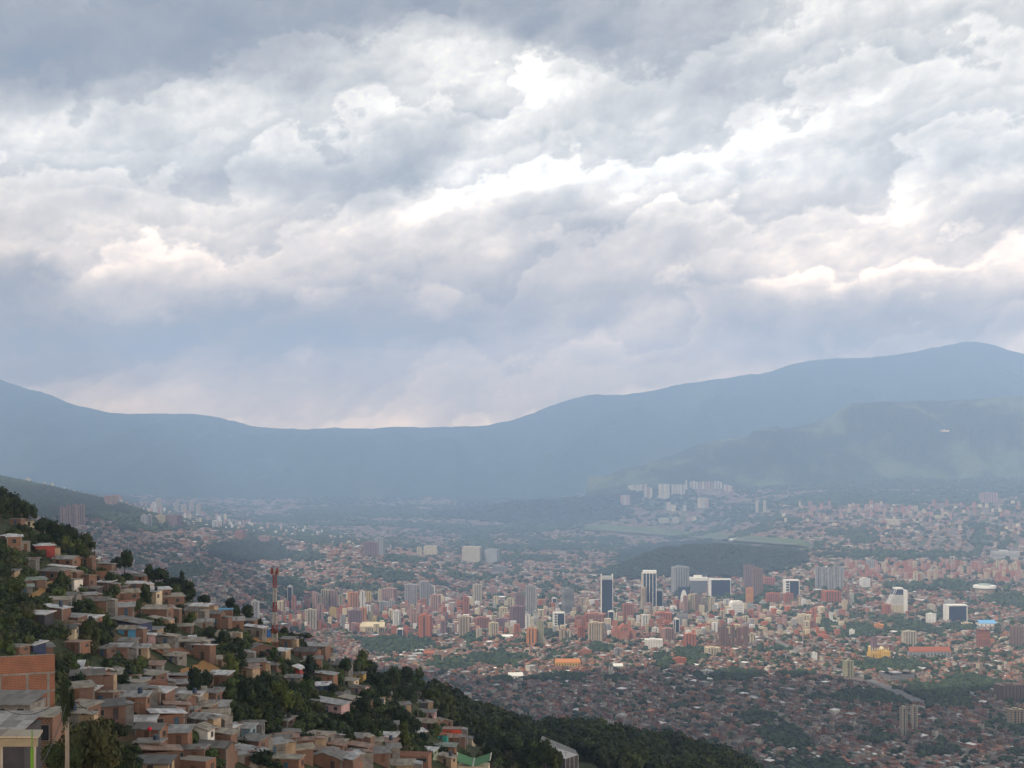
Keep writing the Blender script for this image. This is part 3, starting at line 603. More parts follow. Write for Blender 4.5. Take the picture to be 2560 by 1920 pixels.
tower(2081,1506,1479,45,'red',S,yaw=.1, desc='wide orange-red brick block with flat roof in the right half of the city')
r_ = tower(1330,1610,1572,28,'orange',S, k=3, desc='orange and brown striped tower near the foot of the avenue')
tower(1610,1525,1470,17,'tan','round', desc='round sand-coloured tower in front of the white-striped skyscraper')
for i, x in enumerate((1804,1816,1832,1847,1865)): tower(x,1617,1567+(i%2)*3,12,'brown',S,yaw=.15,k=2, desc='%s of five grey-brown slab towers standing in a tight row' % ORD[i].replace('leftmost','first from left'), group='row of slab towers')
for i, x in enumerate((2046,2060,2075,2090,2104)): tower(x,1472,1417+(i%3)*2,13,'grey',S,yaw=.2, desc='%s of five grey residential towers clustered behind the wide orange block' % ORD[i].replace('leftmost','first from left'), group='grey residential cluster')
for i, (x, b_, t_) in enumerate(((2261,1838,1769),(2287,1829,1766))): tower(x,b_,t_,17,'beige',S,yaw=.1,k=2, desc='%s of the lone twin beige towers over the near rooftops' % ('left' if i == 0 else 'right'), group='lone twin towers')
for i, x in enumerate((1893,1912)): tower(x,1282-i*2,1252,7,'cream',S,k=2,desc='%s of two slim cream towers standing alone beneath the green ridge' % ('left' if i == 0 else 'right'), group='slim towers under the ridge')
# rows of pale towers at the foot of the ridge and on the southern slopes
row = [(1728+7.5*i, 1222, 1203+random.uniform(-1,2), 6) for i in range(11)] + [(1812+i*6, 1228, 1211+i, 6) for i in range(4)] + [(1716,1226,1200,5)] + [(1545+i*7,1233,1216-i*.6,6) for i in range(11)] + [(1614+i*7,1247,1218,7) for i in range(3)] + [(1650+i*7,1246,1210,7) for i in range(4)] + [(1555+i*8,1262,1238,8) for i in range(3)] + \
      [(1682+i*7,1236,1211,6) for i in range(5)] + [(1748+i*7,1270,1244,7) for i in range(4)] + [(1672,1275,1256,12),(1684,1278,1262,12),(1712,1278,1262,10),(1660,1308,1296,24),(1690,1308,1294,18),(1722,1304,1292,14),(1736,1304,1292,12)]
for x, b_, t_, w_ in row: tower(x, b_, t_, w_, random.choice(('beige','beige','pink','cream')), S, k=1, cap=False, group='pale towers at the ridge foot')
fill = []
for _ in range(56): fill.append((random.uniform(1990,2440), random.uniform(1268,1300), random.uniform(10,22), random.uniform(6,10), random.choice(('pink','pink','tan','brick'))))
for _ in range(52): fill.append((random.uniform(2120,2556), random.uniform(1418,1450), random.uniform(12,22), random.uniform(8,14), random.choice(('brick','pink','brick','tan','pink'))))
for _ in range(60):
    x = random.uniform(60,720); fill.append((x, 1232+(x-60)*.155+random.uniform(-9,16), random.uniform(9,20), random.uniform(5,9), random.choice(('cream','pink','beige','pink','white'))))
for _ in range(60): fill.append((random.uniform(1080,2100), random.uniform(1535,1590), random.uniform(9,19), random.uniform(9,18), random.choice(('brick','pink','cream','tan','grey','red','purple'))))
for _ in range(36): fill.append((random.uniform(690,1180), random.uniform(1520,1580), random.uniform(10,26), random.uniform(8,16), random.choice(('brick','pink','red','cream','pink','purple'))))
for _ in range(380): fill.append((random.uniform(1050,2120), random.uniform(1515,1595), random.uniform(10,24), random.uniform(8,18), random.choice(('brick','pink','cream','tan','grey','red','white','beige'))))
for _ in range(130): fill.append((random.uniform(2110,2560), random.uniform(1412,1455), random.uniform(10,19), random.uniform(7,13), random.choice(('brick','pink','brick','tan','pink'))))
for _ in range(200): fill.append((random.uniform(690,1180), random.uniform(1500,1585), random.uniform(10,25), random.uniform(8,15), random.choice(('brick','pink','red','cream','pink','purple','white'))))
for _ in range(200):
    x = random.uniform(60,900); fill.append((x, 1236+(x-60)*.14+random.uniform(-8,22), random.uniform(5,13), random.uniform(4,9), random.choice(('cream','pink','beige','pink','white'))))
for _ in range(120): fill.append((random.uniform(1950,2556), random.uniform(1262,1340), random.uniform(6,12), random.uniform(6,10), random.choice(('pink','tan','brick','cream'))))
fill.sort(key=lambda f: -f[2]*f[3]); nT = sum(1 for o in bpy.data.objects if o.name.split('.')[0] in ('tower','city_block'))
for x, b_, h_, w_, c_ in fill[:max(0, 292-nT)]: tower(x, b_, b_-h_, w_, c_, random.choice((S,S,Pn)), k=2, cap=False)
fa = fill[max(0, 292-nT):]; mb = MB(); fcol = []
for x, b_, h_, w_, c_ in fa:
    q = place(x, b_, b_-h_, w_)
    if q is None: continue
    (X, Y, Z), W, H = q; c, s = math.cos(.3), math.sin(.3); a, d = W*.4, W*.3
    pts = [(X+c*u-s*v, Y+s*u+c*v) for u, v in ((-a,-d),(a,-d),(a,d),(-a,d))]; mb.hexa([(p[0],p[1],Z-2) for p in pts], [(p[0],p[1],Z+H) for p in pts]); fcol += [TC[c_]]*6
tag(link(bpy.data.objects.new('distant_blocks', np_mesh('distant_blocks', mb.v, np.array(mb.f), tintmat('far_blocks', .85, .02, .25), col=np.array(fcol)))), 'mass of small pale and brick apartment blocks scattered through the city', 'buildings', kind='stuff')

# ---------------------------------------------------------------- landmarks
def lm(px, by, ty, w, name, label, cat, yaw=0, ymin=1400):
    (X, Y, Z), W, H = place(px, by, ty, w, ymin); r = empty(name, (X, Y, Z-1), yaw); tag(r, cat=cat); reg(r, label, px, by, 'city', True); KEEP.append((px, by, w*.62, 5)); return r, W, H+1
# dark skyscraper with open crown
r, W, H = lm(1517,1545,1435,29,'skyscraper','tallest dark glass skyscraper with pale edges and open concrete crown','skyscraper',.03)
a, d = W/2, W*.3; MB().box(-a+1.5,a-1.5,-d+.5,d-.5,0,H*.88).build('glass_wall', GL, r)
e = MB(); e.box(-a,-a+1.5,-d,d,0,H); e.box(a-1.5,a,-d,d,0,H); e.build('side_wall', WH, r)
MB().box(-a+1.5,a-1.5,-d+.8,d-.8,H*.88,H*.955).build('crown', plain('crown_concrete', (.42,.43,.42)), r)
# white striped skyscraper
r, W, H = lm(1624,1522,1426,34,'skyscraper','dark skyscraper with white vertical stripes under a thick white top','skyscraper',-.12)
a, d = W/2, W*.35; MB().box(-a+.6,a-.6,-d+.6,d-.6,0,H-9).build('glass_wall', GL, r); MB().box(-a,a,-d,d,H-9,H).build('crown', WH, r)
for i in range(5):
    x = -a + 1 + (2*a-2)*i/4; MB().box(x-.9,x+.9,-d-.1,-d+.59,0,H-9).build('pilaster', WH, r)
MB().box(-a-4.5,-a-.01,-d+2,d,0,H-8).build('side_wall', tmat('cream'), r)
# slanted office tower
r, W, H = lm(2240,1531,1470,52,'office_tower','pale office tower whose left side slants inwards, beside its plain cream shaft','tower',.05)
a, d = W/2, W*.22; t = a*.55
for i in range(9):
    z0, z1 = H*(.34+i*.046), H*(.34+i*.046+.026); l0 = -a*.95 + (a*.85)*(z0/H-.30)/.7; MB().box(l0, t, -d, d, z0, z1).build('floor_band', WH, r)
MB().hexa([(-a*.9,-d+.5,0),(t,-d+.5,0),(t,d-.5,0),(-a*.9,d-.5,0)], [(-a*.86,-d+.5,H*.34),(t,-d+.5,H*.34),(t,d-.5,H*.34),(-a*.86,d-.5,H*.34)]).build('podium', tmat('cream'), r)
MB().hexa([(-a*.86,-d+.7,H*.34),(t-.1,-d+.7,H*.34),(t-.1,d-.7,H*.34),(-a*.86,d-.7,H*.34)], [(-a*.1,-d+.7,H*.97),(t-.1,-d+.7,H*.97),(t-.1,d-.7,H*.97),(-a*.1,d-.7,H*.97)]).build('glass_wall', GL, r)
e = MB(); e.tube((-a,-d,H*.33),(-a*.2,-d,H),.8,.8,4); e.tube((-a*.82,-d,H*.33),(-a*.02,-d,H),.6,.6,4); e.build('slanted_rib', WH, r)
MB().box(-a*.2,t,-d,d,H*.965,H+1.5).build('top_slab', WH, r); MB().box(t+.1,a,-d*.8,d*.8,0,H*.93).build('shaft', WH, r)
# white-framed offices
for px, by, ty, w, lab, yw in ((1397,1575,1530,29,'white-framed glass office with ladder-like left side beside the avenue',.1),(1799,1490,1447,54,'wide dark glass office under thin white roof, left of two brown towers',-.05),
                           (1978,1495,1449,37,'dark glass office with white frame and pale left half',.0),(2388,1552,1511,52,'white gate-shaped office block with dark glass centre above the pale blue roof',.05)):
    r, W, H = lm(px, by, ty, w, 'office_block', lab, 'building', yw); a, d = W/2, min(W*.3, 14)
    MB().box(-a+2,a-2,-d+1,d-1,0,H-3).build('glass_wall', GL, r); e = MB(); e.box(-a,-a+max(2,W*.1),-d,d,0,H); e.box(a-2,a,-d,d,0,H); e.box(-a+max(2,W*.1),a-2,-d+.01,d-.01,H-3.5,H-.02); e.build('frame', WH, r)
    if px in (1397, 1978):
        e = MB(); e.box(-a*.35-.8,-a*.35+.8,-d+.2,-d+1.4,0,H-3.6)
        for i in range(6): e.box(-a+W*.1,-a*.35-.8,-d+.3,-d+1.3,H*(.1+i*.14),H*(.1+i*.14)+2)
        e.build('ladder_frame', WH, r)
r, W, H = lm(1746,1482,1443,44,'office_block','sloping grey office with heavy white top band and roof plant','building',.0); a, d = W/2, 12
MB().hexa([(-a*.8,-d,0),(a*.8,-d,0),(a*.8,d,0),(-a*.8,d,0)], [(-a*.98,-d-3,H*.8),(a*.98,-d-3,H*.8),(a*.98,d,H*.8),(-a*.98,d,H*.8)]).build('glass_wall', plain('grey_glass', (.16,.18,.2), .4), r)
MB().box(-a,a,-d-4,d,H*.8,H).build('top_band', WH, r); MB().box(-a*.55,a*.4,-d*.4,d*.4,H,H+8).build('roof_house', WH, r)
# blue tower with pointed arch
r, W, H = lm(1709,1504,1467,27,'office_block','blue-black office block bearing a tall pale pointed arch','building'); a, d = W/2, 11
MB().box(-a,a,-d,d,0,H).build('glass_wall', GL, r); e = MB(); pts = [(a*.62*math.cos(t), H*.82*math.sin(t)**.8) for t in np.linspace(0, math.pi, 13)]
e.add([(x-1,-d-1.5,z) for x, z in pts] + [(x-1,-d-.05,z) for x, z in pts], [tuple(range(12,-1,-1))] + [(i,i+1,14+i,13+i) for i in range(12)]); e.build('arch', WH, r)
# rounded white block
r, W, H = lm(1835,1537,1502,45,'office_block','big round-shouldered white block with low wing on its left','building',.1); a, d = W/2, 14
ang = [(-a*.45,0),(a,0),(a,H*.7),(a*.9,H*.9),(a*.7,H),(-a*.2,H),(-a*.38,H*.92),(-a*.45,H*.75)]; n = len(ang)
MB().add([(x,-d,z) for x, z in ang] + [(x,d,z) for x, z in ang], [tuple(range(n))[::1], tuple(range(2*n-1,n-1,-1))] + [(i,n+i,n+(i+1)%n,(i+1)%n) for i in range(n)]).build('wall', WH, r)
MB().box(-a,-a*.46,-d*.8,d*.8,0,H*.6).build('wing', tmat('cream'), r)
e = MB(); [e.box(-a*.3,a*.85,-d-.1,-d-.01,H*(.2+.13*i),H*(.2+.13*i)+1.3) for i in range(5)]; e.build('window_band', DK, r)
# cathedral
BR = brickmat('cathedral_brick', (.40,.15,.09), sc=.4); RT = plain('terracotta_roof', (.33,.11,.065)); CP = plain('copper_cap', (.30,.40,.34))
r, W, H = lm(1560,1598,1550,60,'cathedral','large red brick cathedral with two front towers and stepped gables','church',.0); a = W/2
def gabled(x0, x1, y0, y1, h, hr, par, nm, wm, rm, alongy=True):
    w_ = MB(); w_.box(x0,x1,y0,y1,0,h); xm = (x0+x1)/2; w_.add([(x0,y0,h),(x1,y0,h),(xm,y0,hr)],[(0,1,2)]); w_.add([(x0,y1,h),(x1,y1,h),(xm,y1,hr)],[(2,1,0)]); o = w_.build(nm, wm, par)
    MB().add([(x0-.5,y0-.5,h-.2),(xm,y0-.5,hr+.3),(xm,y1+.5,hr+.3),(x0-.5,y1+.5,h-.2),(x1+.5,y0-.5,h-.2),(x1+.5,y1+.5,h-.2)],[(0,1,2,3),(1,4,5,2)]).build('roof', rm, par); return o
gabled(-a*.45,a*.45,-10,40,H*.55,H*.78,r,'nave',BR,RT); gabled(-a,-a*.46,0,36,H*.38,H*.5,r,'aisle',BR,RT); gabled(a*.46,a,0,36,H*.38,H*.5,r,'aisle',BR,RT); gabled(-a*.3,a*.3,-16,-10.1,H*.3,H*.42,r,'porch',BR,RT)
for s in (-1,1):
    e = MB(); e.box(s*a*.55-4,s*a*.55+4,34,42,0,H*.92); o = e.build('bell_tower', BR, r); MB().tube((s*a*.55,38,H*.92),(s*a*.55,38,H*1.1),4.2,.3,8).build('spire', CP, o)
MB().add([(0,-16.1,H*.30)],[]).v
for x in (-a*.2,0,a*.2): MB().box(x-1.2,x+1.2,-10.15,-10.02,H*.45,H*.62).build('window', DK, r)
# golden church with domes
GO = plain('gold_plaster', (.62,.40,.10)); GW = plain('cream_trim', (.68,.58,.36))
r, W, H = lm(2195,1644,1612,52,'church','golden yellow church with domed turrets and arched bays','church',.1); a = W/2
e = MB(); e.box(-a,a*.2,-8,8,0,H*.45); e.box(a*.2,a,-14,10,0,H*.55); e.build('wall', GO, r)
for i in range(9):
    x = -a + 3 + (2*a-6)*i/8; o = MB().tube((x,-8.2,0),(x,-8.2,H*(.62 if i%2 else .7)),1.3,1.1,8).build('turret', GO, r); MB().tube((x,-8.2,H*(.62 if i%2 else .7)),(x,-8.2,H*.86),1.6,.1,8).build('cap', GW, o)
for x, rr_, hh_ in ((a*.35,6,.95),(-a*.85,3.4,1.2)):
    MB().tube((x,0,0),(x,0,H*hh_*.72),rr_,rr_,12).build('drum', GO, r); v_, f_ = IV*np.array([rr_,rr_,rr_*1.1])+np.array([x,0,H*hh_*.72]), IF; e = MB(); e.add(v_, f_.tolist()); e.build('dome', GW, r, True)
for i in range(6): MB().box(-a*.9+i*a*.3,-a*.9+i*a*.3+2.4,-8.3,-8.05,3,H*.3).build('window', DK, r)
# white twin spires
r, W, H = lm(1527,1688,1651,12,'twin_spire_church','small white church with two tall slim grey spires side by side','church'); a = W/2
for s in (-1,1): o = MB().box(s*a*.55-1.6,s*a*.55+1.6,-1.6,1.6,0,H*.62).build('bell_tower', WH, r); MB().tube((s*a*.55,0,H*.62),(s*a*.55,0,H),2.2,.1,8).build('spire', tmat('grey'), o)
gabled(-a*1.6,a*1.6,2,24,H*.28,H*.4,r,'nave',WH,RT)
# long low special roofs
def longhall(px, by, ty, w, dep, wc, rc, label, yaw=0, windows=0, ymin=1400):
    r, W, H = lm(px, by, ty, w, 'long_building', label, 'building', yaw, ymin); a = W/2
    MB().box(-a,a,0,dep,-3,H*.55).build('wall', wc, r); MB().hexa([(-a-.6,-.6,H*.55),(a+.6,-.6,H*.55),(a+.6,dep/2,H),(-a-.6,dep/2,H)],[(-a-.6,-.6,H*.55+.4),(a+.6,-.6,H*.55+.4),(a+.6,dep/2,H+.4),(-a-.6,dep/2,H+.4)]).hexa([(-a-.6,dep/2+.01,H),(a+.6,dep/2+.01,H),(a+.6,dep+.6,H*.55),(-a-.6,dep+.6,H*.55)],[(-a-.6,dep/2+.01,H+.4),(a+.6,dep/2+.01,H+.4),(a+.6,dep+.6,H*.55+.4),(-a-.6,dep+.6,H*.55+.4)]).build('roof', rc, r)
    for i in range(windows): x = -a + 2*a*(i+.5)/windows; MB().box(x-1.3,x+1.3,-.12,-.01,H*.12,H*.42).build('window', DK, r)
    return r
longhall(1420,1665,1649,62,26,GO,plain('orange_roof',(.50,.20,.07)),'long yellow-walled building under a bright orange tile roof',.05,9)
longhall(2325,1642,1618,104,14,tmat('grey'),RT,'long grey and red apartment slab with alternating panels',.03,12)
longhall(2470,1566,1552,42,34,WH,plain('blue_roof',(.16,.38,.62)),'low hall with pale blue roof in the right of the city',0,4)
longhall(924,1580,1556,74,20,tmat('cream'),tmat('cream'),'long cream-banded hospital block at the foot of the left towers',.0,14)
longhall(1290,1697,1684,36,30,WH,plain('pale_roof',(.68,.66,.60)),'white-walled hall with pale roof among trees above the wooded spur',.1,5)
longhall(1268,1596,1588,28,24,WH,WH,'low white curved-looking hall below the purple-brown towers',.0,3)
longhall(1072,1640,1628,26,18,BR,RT,'small red-roofed pavilion beside the ochre pitch',.0,4)
longhall(1545,1672,1660,24,16,plain('green_wall',(.30,.42,.36)),plain('pale_roof',(.68,.66,.60)),'small pale-roofed hall right of the twin-spired white church',.0,4)
longhall(1835,1353,1347,18,60,WH,plain('pale_roof',(.68,.66,.60)),'lone white hangar beside the airfield',0,0,4000)
# round arena roof
r, W, H = lm(2468,1485,1461,56,'arena','round drum-shaped arena with pale flat rim roof at far right','building'); a = W/2
MB().tube((0,a*.6,0),(0,a*.6,H*.6),a*.82,a*.9,20).build('wall', tmat('tan'), r); MB().tube((0,a*.6,H*.6),(0,a*.6,H*.85),a,a*.97,24).build('roof', WH, r); MB().tube((0,a*.6,H*.85),(0,a*.6,H),a*.55,a*.5,20).build('skylight', plain('green_metal',(.3,.36,.33)), r)
# ---------------------------------------------------------------- the mass of low houses
def houses_arrays(x, y, z, w, d, h, rise, th, gable):
    """14 triangles each; returns verts, tris, part (0 wall, 1 roof)"""
    n = len(x); ca, sa = np.cos(th), np.sin(th)
    sx = np.array([-1,1,1,-1,-1,1,1,-1,-1,1])*.5; sy = np.array([-1,-1,1,1,-1,-1,1,1,0,0])*.5
    X = sx[None]*w[:,None]; Y = sy[None]*d[:,None]
    Z = np.zeros((n,10)); Z[:,:4] = -4; Z[:,4:8] = h[:,None]; Z[:,8:] = (h+rise)[:,None]
    Z[:,6:8] += np.where(gable, 0, rise)[:,None]; Z[:,8:] -= np.where(gable, 0, rise*.5)[:,None]
    V = np.stack([x[:,None]+ca[:,None]*X-sa[:,None]*Y, y[:,None]+sa[:,None]*X+ca[:,None]*Y, z[:,None]+Z], -1).reshape(-1,3)
    T = np.array([(0,1,5),(0,5,4),(1,2,6),(1,6,5),(2,3,7),(2,7,6),(3,0,4),(3,4,7),(5,6,9),(7,4,8),(4,5,9),(4,9,8),(6,7,8),(6,8,9)])
    Fc = (T[None] + (np.arange(n)*10)[:,None,None]).reshape(-1,3)
    return V, Fc, np.tile(np.array([0]*10+[1]*4), n)
ROOFC = np.array([(.35,.135,.075),(.26,.11,.075),(.155,.09,.07),(.22,.20,.19),(.13,.115,.11),(.42,.41,.40),(.78,.77,.74),(.36,.19,.10)])
WALLC = np.array([(.36,.17,.11),(.44,.21,.13),(.28,.17,.13),(.48,.42,.33),(.60,.56,.48),(.40,.30,.24),(.33,.31,.29)])
idx = np.where(ishouse)[0]
kp = inell(lpx[idx], lpy[idx], KEEP) if KEEP else np.zeros(len(idx), bool); idx = idx[~kp]
order = idx[np.argsort(ly[idx])]
inview = (lpx[order] > 4) & (lpx[order] < 2556) & (lpy[order] < 1930) & (lpy[order] < np.interp(lpx[order], RID[:,0], RID[:,1]) - 60)
ind = order[inview][:300]; rest = np.setdiff1d(idx, ind)
def draw(n, px, py, y):
    """roof colours by district: terracotta in the old middle, grey and dark brown painting cloud shade into the near flats"""
    near = np.clip((2900-y)/700, 0, 1); far = np.clip((y-6000)/3000, 0, 1)
    P = np.array([.24,.20,.14,.14,.09,.08,.03,.08])[None]*(1-near[:,None]) + np.array([.07,.15,.27,.18,.17,.09,.015,.055])[None]*near[:,None]
    c = P.cumsum(1); r = rng.random(n)[:,None]*c[:,-1:]; return (r > c).sum(1)
rr = rest; n = len(rr); g = lg[rr]
w = g*rng.uniform(.62,1.0,n); dd = g*rng.uniform(.8,1.2,n); big = rng.random(n) < .02; w = np.where(big, w*2.6, w); dd = np.where(big, dd*1.8, dd)
h = np.where(rng.random(n) < .45, 6.0, 3.4)*rng.uniform(.85,1.2,n) + np.where(rng.random(n) < .10, rng.uniform(2,7,n), 0); h = np.where(big, h*1.2, h)
gable = (rng.random(n) < .5) & ~big; rise = np.where(gable, w*0+1.6, .5)*rng.uniform(.6,1.3,n)*np.clip(g/12, 1, 1.8)
V, T3, part = houses_arrays(lx[rr], ly[rr], lz[rr], w, dd, h, rise, lth[rr] + rng.normal(0,.05,n), gable)
rc = ROOFC[draw(n, lpx[rr], lpy[rr], ly[rr])]*np.where(ly[rr] < 2600, .72, 1.0)[:,None]*rng.uniform(.5,1.2,(n,1))*rng.uniform(.93,1.05,(n,3)); rc = np.where(big[:,None], ROOFC[rng.choice([3,5,6,0,5],n)]*rng.uniform(.7,1,(n,1)), rc)  # near roofs darkened in the colour itself to deepen the cloud shadow
wc = WALLC[rng.integers(0, len(WALLC), n)]*rng.uniform(.5,1.0,(n,1))
fd = np.clip((ly[rr]-5000)/3500, 0, .62)[:,None]; rc = rc*(1-fd) + np.array([.20,.15,.125])*fd; wc = wc*(1-fd) + np.array([.20,.15,.125])*fd  # far roofs and walls blended to one brown: haze fade put into colour
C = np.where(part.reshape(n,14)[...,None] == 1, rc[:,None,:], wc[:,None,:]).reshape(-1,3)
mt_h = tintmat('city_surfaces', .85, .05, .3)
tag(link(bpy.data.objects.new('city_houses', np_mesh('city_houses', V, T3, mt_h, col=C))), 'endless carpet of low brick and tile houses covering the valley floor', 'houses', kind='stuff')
# the 300 that show largest: one object each
RN = ['terracotta roof','dark red roof','brown roof','grey roof','dark grey roof','pale zinc roof','white roof','rusty orange roof']; WN = ['brick','orange brick','brown brick','beige','cream','tan','grey']
hm = {}
def small_house(ci, wi, gb, hh):
    k = (ci, wi, gb, hh)
    if k in hm: return hm[k]
    one = lambda v: np.array([float(v)])
    V, T3, part = houses_arrays(one(0), one(0), one(0), one(8.2), one(10.0), one(3.3 if hh == 0 else 6.2), one(1.7 if gb else .6), one(0), np.array([bool(gb)]))
    b = MB(); b.add(V, T3.tolist()); b.m = part.tolist()
    b.box(-1.0,.0,-5.04,-4.99,.0,2.1,2); b.box(1.2,2.6,-5.04,-4.99,1.0,2.2,2); b.box(-3.2,-2.0,-5.04,-4.99,1.0,2.2,2)
    if hh: b.box(-3,-1.6,-5.04,-4.99,3.9,5.2,2); b.box(1,2.6,-5.04,-4.99,3.9,5.2,2)
    hm[k] = b.mesh('row_house', [plain('wall_%d' % wi, tuple(WALLC[wi]*.9)), plain('tile_%d' % ci, tuple(ROOFC[ci]), .8, .35), plain('dark_opening', (.03,.03,.035))])
    return hm[k]
dch = draw(len(ind), lpx[ind], lpy[ind], ly[ind])
for j, i in enumerate(ind):
    ci, wi, gb, hh = int(dch[j]), int(rng.integers(0,7)), int(rng.random() < .45), int(rng.random() < .5)
    o = link(bpy.data.objects.new('row_house', small_house(ci, wi, gb, hh))); o.location = (lx[i], ly[i], lz[i]); s = rng.uniform(.85,1.1); o.scale = (s*lg[i]/9.6, s, 1)
    o.rotation_euler = (0,0, lth[i] + rng.normal(0,.05)); tag(o, cat='house', group='small houses packed on the nearest valley floor')
    reg(o, '%s %s house, %s' % ('two-storey' if hh else 'low', WN[wi].replace(' ', '-'), RN[ci].rsplit(' ', 1)[0].replace(' ', '-') + ' roof'), lpx[i], lpy[i], 'city')

# ---------------------------------------------------------------- tree masses of the valley
def clumps(x, y, z, r, hz, name, mat, label, cols, cat='trees'):
    n = len(x); k = len(IV)
    J = 1 + rng.uniform(-.32,.32,(n,k)); V = IV[None]*J[...,None]; V = V*np.stack([r, r, hz], -1)[:,None,:] + np.stack([x, y, z + hz*.75], -1)[:,None,:]
    Fc = (IF[None] + (np.arange(n)*k)[:,None,None]).reshape(-1,3); C = np.repeat(cols, len(IF), 0)*rng.uniform(.72,1.28,(n*len(IF),1))
    return tag(link(bpy.data.objects.new(name, np_mesh(name, V.reshape(-1,3), Fc, mat, col=C))), label, cat, kind='stuff')
vi = np.where(isveg)[0]; vi = vi[~inell(lpx[vi], lpy[vi], KEEP)] if KEEP else vi
hv0 = inell(lpx[vi], lpy[vi], [PARKS[12],PARKS[17],PARKS[18],PARKS[20]]); rep_ = np.where(ly[vi] < 4000, 2, 1) + 2*hv0; vi = np.repeat(vi, rep_); n = len(vi)
hillv = inell(lpx[vi], lpy[vi], [PARKS[12],PARKS[17],PARKS[18],PARKS[20]])
r = np.clip(lg[vi]*rng.uniform(.45,.85,n), 3.4, 22); cols = np.array([(.032,.055,.028),(.045,.07,.03),(.06,.085,.035),(.026,.042,.028)])[rng.choice(4, n, p=[.35,.3,.12,.23])]
r = np.where(hillv, r*1.25, r); cols = np.where(hillv[:,None], np.array([[.022,.036,.024]]), cols)
gx = lx[vi] + rng.uniform(-1,1,n)*lg[vi]; gy = ly[vi] + rng.uniform(-1.1,1.1,n)*lg[vi]
mt_t = tintmat('valley_leaves', .9, .12, .45)
hx_, hy_, hr_ = [], [], []
for bi, (bx, bY, top, rx, ry) in enumerate(BUMPS):
    m_ = [1500, 500, 1500, 1000][bi]; t_ = rng.uniform(0, 6.283, m_); q_ = np.sqrt(rng.uniform(0, 1, m_))*1.12
    hx_.append((bx-HX)/F*bY + rx*q_*np.cos(t_)); hy_.append(bY + ry*q_*np.sin(t_)); hr_.append(rng.uniform(9,19,m_)*(1 if bY < 6000 else 2.0))
hx_, hy_, hr_ = map(np.concatenate, (hx_, hy_, hr_)); gx = np.r_[gx, hx_]; gy = np.r_[gy, hy_]; r = np.r_[r, hr_]; n = len(gx); cols = np.r_[cols, np.tile([[.022,.036,.024]], (len(hx_),1))]
clumps(gx, gy, ground(gx, gy), r, r*rng.uniform(.7,1.0,n)*np.clip(11/r, .5, 1), 'valley_trees', mt_t, 'dark green tree canopy filling parks, avenues and wooded hills of the valley', cols)
print('houses', len(rest), 'trees', n)
# grass of the airfield, the runway, ochre pitch, avenues
def drape(name, poly, mat, lift, label=None, step=1, kind='structure', cat=None):
    """poly: list of (px,py) corners of a quad on the ground, subdivided and laid on the terrain"""
    n = 24; vs = []
    for j in range(n+1):
        for i in range(n+1):
            u, v = i/n, j/n; q = [(1-u)*(1-v), u*(1-v), u*v, (1-u)*v]; h_ = hit(sum(q[k]*poly[k][0] for k in range(4)), sum(q[k]*poly[k][1] for k in range(4)), 1300); vs.append(h_[:2])
    vs = np.array(vs); Z = ground(vs[:,0], vs[:,1]) + lift; I = np.arange((n+1)**2).reshape(n+1, n+1)
    o = link(bpy.data.objects.new(name, np_mesh(name, np.c_[vs, Z], np.stack([I[:-1,:-1], I[:-1,1:], I[1:,1:], I[1:,:-1]], -1).reshape(-1,4), mat)))
    return tag(o, label, cat, kind=kind)
mgr = plain('airfield_grass', (.085,.11,.05), .95, .3, .01); masp = plain('asphalt_far', (.16,.155,.15), .9, .2, .1); mdirt = plain('ochre_dirt', (.46,.31,.12), .95, .2, .05)
drape('grass', [(1450,1326),(2020,1371),(2010,1354),(1490,1312)], mgr, 9.0)
drape('runway', [(1500,1326),(1990,1367),(1990,1365),(1500,1324)], masp, 11.0)
drape('dirt', [(1030,1665),(1108,1648),(1100,1637),(1036,1650)], mdirt, 1.5)
drape('dirt', [(2425,1606),(2560,1600),(2545,1588),(2440,1594)], plain('dry_grass', (.33,.30,.18), .95, .25, .03), 1.5)
for q in ([(2290,1764),(2350,1764),(2330,1755),(2285,1755)], [(1500,1720),(1508,1720),(1538,1610),(1534,1610)], [(1372,1605),(1380,1605),(1368,1525),(1365,1525)], [(1925,1600),(1935,1597),(2140,1690),(2105,1690)], [(2140,1690),(2165,1690),(2330,1760),(2290,1760)],
          [(2440,1585),(2452,1585),(2444,1550),(2437,1550)], [(1990,1660),(2000,1660),(1950,1615),(1945,1615)]):
    drape('road', q, masp, 1.2)
# ---------------------------------------------------------------- the hillside neighbourhood
CRW = {'brick': brickmat('brick_wall', (.215,.105,.075)), 'orange': brickmat('orange_brick', (.275,.12,.07)), 'dkbrick': brickmat('brown_brick', (.19,.10,.075)), 'concrete': plain('bare_concrete', (.29,.28,.265), .9, .35),
       'tan': plain('tan_render', (.44,.34,.24)), 'cream': plain('cream_paint', (.66,.58,.44)), 'white': plain('white_paint', (.74,.73,.70)), 'blue': plain('sky_blue_paint', (.10,.34,.62)), 'deepblue': plain('deep_blue_paint', (.035,.13,.42)),
       'paleblue': plain('pale_blue_paint', (.25,.38,.48)), 'crimson': plain('crimson_paint', (.36,.07,.065)), 'scarlet': plain('scarlet_paint', (.75,.10,.05)), 'pink': plain('pink_paint', (.52,.36,.38)), 'dark': plain('dark_boards_and_shade', (.07,.07,.085)),
       'darkblue': plain('navy_paint', (.05,.07,.15)), 'green': plain('green_paint', (.34,.42,.33)), 'teal': plain('teal_paint', (.06,.36,.33)), 'yellow': plain('yellow_paint', (.55,.38,.12)), 'grey': plain('grey_boards', (.24,.235,.23), .9, .4)}
